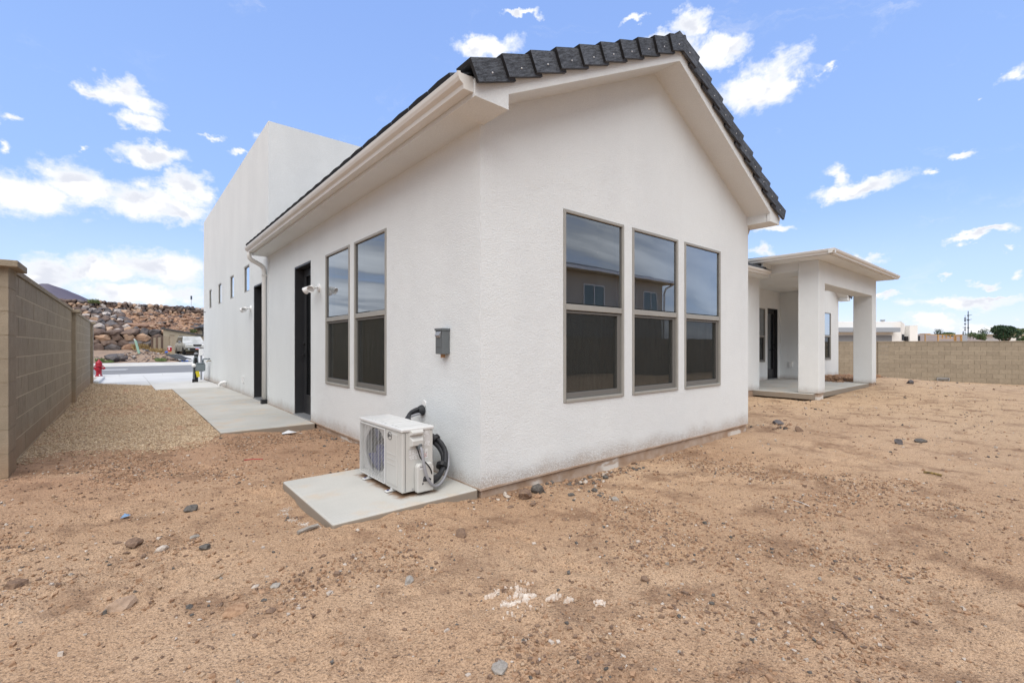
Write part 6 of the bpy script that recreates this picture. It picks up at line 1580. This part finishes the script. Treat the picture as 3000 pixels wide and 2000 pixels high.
# ------------------------------------------------------------------ right background
BR = YAW                                            # the neighbouring plots lie square to this bearing
def loc_frame(px, D): u = (px - 1500) / F_PX; return (FWD[0] * D + RGT[0] * u * D, FWD[1] * D + RGT[1] * u * D)
wx, wy = loc_frame(2600, 50)
nh = thing('neighbour_house', 'white flat-roofed modern house with grey garage beyond the far wall', 'house', (wx, wy, -.6), -YAW)
L = dict(local=True)
s50 = 50 / F_PX
def lx(px): return (px - 2600) * s50
def lz(py, D=50): return CAM_H + (HZ - py) * D / F_PX + .6
sheet_mb = MB().box(lx(2380), lx(2640), 0, 9, 0, lz(942)); sheet_mb.build('main_block', M['stucco_far'], nh, bevel=.02, **L)
mb = MB(); mb.add([(lx(2640), -.004, 0), (lx(2679), 1.2, 0), (lx(2679), 9, 0), (lx(2640), 9, 0), (lx(2640), -.004, lz(941)), (lx(2679), 1.2, lz(948)), (lx(2679), 9, lz(948)), (lx(2640), 9, lz(941))], [(0, 1, 5, 4), (1, 2, 6, 5), (4, 5, 6, 7), (0, 3, 2, 1), (2, 3, 7, 6)]); mb.build('corner_block', M['stucco_far'], nh, **L)
mb = MB(); mb.add([(lx(2679), .6, 0), (lx(2703), .6, 0), (lx(2727), 2.0, 0), (lx(2727), 9, 0), (lx(2679), 9, 0), (lx(2679), .6, lz(952.5)), (lx(2703), .6, lz(952)), (lx(2727), 2.0, lz(957.5)), (lx(2727), 9, lz(957.5)), (lx(2679), 9, lz(952.5))], [(0, 1, 6, 5), (1, 2, 7, 6), (2, 3, 8, 7), (5, 6, 7, 8, 9), (4, 0, 5, 9)]); mb.build('end_block', M['stucco_far'], nh, **L)
MB().box(lx(2380), lx(2618), -.9, -.005, lz(973), lz(960)).build('canopy_band', M['awning'], nh, **L)
MB().box(lx(2380), lx(2611), -.10, -.005, .1, lz(983)).build('garage_door', M['garage_grey'], nh, **L)
for pxw in (2647, 2656, 2664): 
    t = (pxw - 2640) / 39; MB().box(lx(pxw) - .06, lx(pxw) + .06, t * 1.2 - .05, t * 1.2 + .06, lz(997), lz(979)).build('window', M['car_glass'], nh, **L)
MB().box(lx(2706), lx(2714), .75, .95, lz(998), lz(983)).build('window', M['car_glass'], nh, **L)
MB().box(lx(2671) - .15, lx(2671) + .15, .6, .75, lz(1000), lz(985)).build('wall_lamp', M['black'], nh, **L)
for pxw in (2592, 2651): MB().lathe([(.14, 0), (.14, .25), (.24, .26), (.24, .42)], (lx(pxw), 3, lz(942) - .05), 8).build('roof_vent', M['galv'], nh, **L)
# timber frame under construction
fx_, fy_ = loc_frame(2770, 46); s46 = 46 / F_PX
tf = thing('timber_frame', 'bare timber wall framing of a house being built beyond the far wall', 'house frame', (fx_, fy_, -.5), -YAW)
tx = lambda px: (px - 2770) * s46
tz = lambda py: CAM_H + (HZ - py) * s46 + .5
def stud(x0_, x1_, z0_, z1_, y=0., name='stud'): MB().box(x0_, x1_, y, y + .1, z0_, z1_).build(name, M['wood'], tf, **L)
for k in range(6): stud(tx(2719 + k * 2.6), tx(2719 + k * 2.6) + .045, .1, tz(980), .3 + k * .1)
for pxs in (2748, 2749.5, 2797, 2815, 2818): stud(tx(pxs), tx(pxs) + .045, .1, tz(981))
for pxs in (2762, 2773, 2785): stud(tx(pxs), tx(pxs) + .04, tz(991), tz(981))
MB().box(tx(2719), tx(2820), -.01, .11, tz(981), tz(979.5)).build('top_plate', M['wood'], tf, **L)
MB().box(tx(2749), tx(2797), -.01, .11, tz(992), tz(990.3)).build('header', M['wood'], tf, **L)
MB().box(tx(2802), tx(2815), -.01, .11, tz(986), tz(984.5)).build('header', M['wood'], tf, **L)
MB().box(tx(2801), tx(2802), -.01, .11, .1, tz(986)).build('post', M['wood'], tf, **L); MB().box(tx(2820), tx(2837), .1, .14, .1, tz(981)).build('sheathing_board', M['awning'], tf, **L)
MB().box(tx(2717), tx(2733), .25, .9, tz(978.5), tz(976.5)).build('top_plate', M['wood'], tf, **L)
rx_, ry_ = loc_frame(2820, 58); s58 = 58 / F_PX
rh = thing('brown_roof_house', 'low house with brown hipped roof behind the timber frame', 'house', (rx_, ry_, -.8), -YAW)
hx_ = lambda px: (px - 2820) * s58
hzz = lambda py: CAM_H + (HZ - py) * s58 + .8
mb = MB(); mb.add([(hx_(2700), 0, hzz(1003)), (hx_(2935), 0, hzz(1003)), (hx_(2826), 4.5, hzz(975.5)), (hx_(2765), 4.5, hzz(975.5)), (hx_(2700), 9, hzz(1003)), (hx_(2935), 9, hzz(1003))], [(0, 1, 2, 3), (1, 5, 2), (0, 3, 4), (3, 2, 5, 4)]); mb.build('roof', M['roof_brown'], rh, **L)
MB().box(hx_(2710), hx_(2925), .6, 8.4, 0, hzz(1003)).build('wall', M['beige'], rh, **L)
for pxw, D_, ww, py in ((2893, 95, 22, 982), (2975, 80, 34, 983)):
    ax, ay = loc_frame(pxw, D_); q = thing('distant_house', 'tiny pale house wall far behind the trees, %s the dark round tree' % ('left of' if pxw < 2940 else 'right of'), 'house', (ax, ay, -1), -YAW)
    MB().box(-ww / 2 * D_ / F_PX, ww / 2 * D_ / F_PX, 0, 6, 0, CAM_H + 1 + (HZ - py) * D_ / F_PX).build('wall', M['beige2'] if 0 else M['stucco_far'], q, **L)
    MB().box(-ww / 2 * D_ / F_PX - .3, ww / 2 * D_ / F_PX + .3, -.3, 6.3, CAM_H + 1 + (HZ - py) * D_ / F_PX, CAM_H + 1.25 + (HZ - py) * D_ / F_PX).build('roof', M['beige'], q, **L)

def tree(px, D, pyt, pyb, wpx, m, label, seed, cyp=False, n=900, airy=0.):
    x_, y_ = loc_frame(px, D); s = D / F_PX; zt3 = CAM_H + (HZ - pyt) * s; zb3 = CAM_H + (HZ - pyb) * s; r = random.Random(seed)
    o = thing('cypress' if cyp else 'tree', label, 'tree', (x_, y_, -.8), 0, 'trees beyond the far wall'); R_ = wpx * s / 2
    tk = MB(); tk.tube([(x_, y_, -.9), (x_ + .1 * R_, y_, (zb3 - .9) / 2), (x_, y_ + .05, (zt3 + zb3) / 2)], [R_ * .10 + .05, R_ * .07 + .04, .03], 8)
    for k in range(5):
        a_ = k * 1.3 + r.random(); tk.tube([(x_, y_, (zb3 * .6 - .3)), (x_ + math.cos(a_) * R_ * .6, y_ + math.sin(a_) * R_ * .6, (zt3 + zb3) / 2 + r.uniform(-.1, .3) * (zt3 - zb3))], [R_ * .05 + .02, .015], 5)
    tk.build('trunk', M['bark'], o)
    cl = []
    for k in range(9 if not cyp else 7):
        a_ = r.uniform(0, 6.28); q_ = r.uniform(.2, .68) * R_
        if cyp: cl.append((x_, y_, zb3 + (zt3 - zb3) * (k + .5) / 7, R_ * (1 - k / 9), (zt3 - zb3) / 8))
        else:
            hh_ = (zt3 - zb3); zc_ = zb3 + hh_ * r.uniform(.25, .78); k_ = 1 - abs((zc_ - zb3) / hh_ - .45) * 1.0
            cl.append((x_ + math.cos(a_) * q_ * k_, y_ + math.sin(a_) * q_ * k_, zc_, R_ * r.uniform(.32, .52), hh_ * r.uniform(.18, .27)))
    cr = MB(); lf_ = max(.05, R_ * .055)
    for k in range(n):
        c = cl[r.randrange(len(cl))]; d_ = Vector((r.gauss(0, 1), r.gauss(0, 1), r.gauss(0, 1))).normalized() * r.uniform(.55, 1.08) ** (.5 if airy == 0 else 1)
        p = Vector((c[0] + d_.x * c[3], c[1] + d_.y * c[3], c[2] + d_.z * c[4])); u = Vector((r.uniform(-1, 1), r.uniform(-1, 1), r.uniform(-1, 1))).normalized() * lf_ * r.uniform(.7, 1.6); v_ = u.cross(Vector((r.uniform(-1, 1), r.uniform(-1, 1), r.uniform(-1, 1)))).normalized() * lf_ * r.uniform(.6, 1.2)
        cr.add([p - u, p - v_, p + u, p + v_], [(0, 1, 2, 3)])
    me = bpy.data.meshes.new('crown'); me.from_pydata(cr.v, [], cr.f); me.materials.append(M[m]); me.update(); q = bpy.data.objects.new('crown', me); link(q, o)
tree(2942, 78, 951, 1002, 66, 'leaf_dark', 'dense dark green round tree, nearest above the far wall', 1, n=3200)
tree(2958, 100, 948, 1000, 88, 'leaf_pale', 'wide pale green tree standing behind the dark round tree', 2, n=3000)
tree(2748, 95, 961, 996, 28, 'leaf_dark', 'small dark tree with a bushy top right of the white house', 3, n=900)
tree(2885, 85, 960, 992, 36, 'leaf_dark', 'wispy blue-green pine leaning over lighter bushes', 4, n=500, airy=1.)
tree(2872, 70, 975, 1004, 44, 'leaf_mid', 'low bright green bush under the wispy pine', 5, n=1100)
tree(2845, 80, 972, 992, 30, 'leaf_mid', 'low green bush right of the pylon feet', 6, n=700)
tree(2982, 72, 969, 1003, 9, 'leaf_dark', 'narrow dark cypress right of the round tree', 7, cyp=True, n=500)
tree(2996, 75, 984, 1004, 26, 'leaf_mid', 'green bush at the right edge above the far wall', 8, n=700)
tree(2998, 110, 966, 990, 34, 'leaf_dark', 'dark tree far off at the right edge', 9, n=700)
tree(2845.5, 120, 968, 985, 5, 'leaf_dark', 'slim dark cypress right beside the pylon', 10, cyp=True, n=250)
tree(2822, 120, 970, 986, 5, 'leaf_dark', 'slim dark cypress left of the pylon', 11, cyp=True, n=250)
tree(2780, 120, 973, 990, 60, 'leaf_mid', 'low dark green hedge of trees behind the brown roof', 12, n=900)
def pylon(px, D, pyt, label, arms, r0):
    x_, y_ = loc_frame(px, D); s = D / F_PX; o = thing('power_pole', label, 'power pole', (x_, y_, -1)); zt4 = CAM_H + (HZ - pyt) * s
    MB().tube([(x_, y_, -1), (x_, y_, zt4)], [r0, r0 * .6], 8).build('pole', M['pole_blue'], o)
    for (py, l, rr) in arms:
        z_ = CAM_H + (HZ - py) * s; MB().tube([(x_, y_, z_), (x_ + RGT[0] * l, y_ + RGT[1] * l, z_ + abs(l) * .18)], [.12, .05], 6).build('cross_arm', M['pole_blue'], o)
        MB().lathe([(.25, -.2), (.3, 0), (.25, .2)], (x_, y_, z_), 8).build('collar', M['pole_blue'], o)
pylon(2836.5, 160, 911, 'tall steel power pole with upswept arms, the taller of the pair', [(924, 1.35, 0), (937, 1.35, 0), (937, -.9, 0), (960, -.35, 0)], .20)
pylon(2827.5, 175, 923, 'thinner lattice-like power pole left of the tall one', [(932, .4, 0), (936, .5, 0), (940, -.35, 0), (949, .4, 0), (960, -1.0, 0), (966, .3, 0)], .10)

# ------------------------------------------------------------------ two-storey neighbour mirrored in the gable windows
YN = -11.35
tn = thing('two_storey_house', 'greige two-storey neighbour house mirrored in the gable window panes', 'house', (20, YN, -.6))
MB().box(9, 27.6, YN - 8, YN, -.6, 5.2).build('wall', M['beige2'], tn)
MB().box(8.4, 28.15, YN - 8.6, YN + .55, 5.2, 5.38).build('eave', M['beige'], tn)
MB().box(8.3, 28.3, YN + .56, YN + .69, 5.24, 5.38).build('gutter', M['trim'], tn)
mb = MB(); mb.add([(8.3, YN + .6, 5.39), (28.2, YN + .6, 5.39), (24, YN - 4, 6.7), (12.5, YN - 4, 6.7), (8.3, YN - 8.6, 5.39), (28.2, YN - 8.6, 5.39)], [(0, 1, 2, 3), (1, 5, 2), (0, 3, 4), (3, 2, 5, 4)]); mb.build('roof', M['roof_dark'], tn)
for (xa, xb) in ((13.2, 15.0), (19.6, 21.4), (25.3, 26.9)):
    f_ = MB(); f_.box(xa, xa + .06, YN, YN + .05, 3.0, 4.55); f_.box(xb - .06, xb, YN, YN + .05, 3.0, 4.55); f_.box(xa, xb, YN, YN + .05, 4.55, 4.61); f_.box(xa, xb, YN, YN + .05, 2.94, 3.0); f_.box((xa + xb) / 2 - .03, (xa + xb) / 2 + .03, YN, YN + .05, 3.0, 4.55)
    w_ = f_.build('window', M['trim'], tn); MB().box(xa + .05, xb - .05, YN - .02, YN + .02, 3.0, 4.56).build('pane', mat('teal_pane', (.10, .15, .15), .2, c2=(.16, .20, .19), vs=.8), w_, local=False)
MB().tube([(28.1, YN + .5, 5.25), (27.7, YN + .2, 4.9), (27.66, YN + .1, 4.6), (27.66, YN + .1, -.5)], .06, 8).build('downspout', M['trim'], tn)
for xx in (18.4, 19.2): MB().tube([(xx, YN - 1.5, 5.6), (xx, YN - 1.5, 6.9)], .06, 8).build('roof_pipe', M['black'], tn)
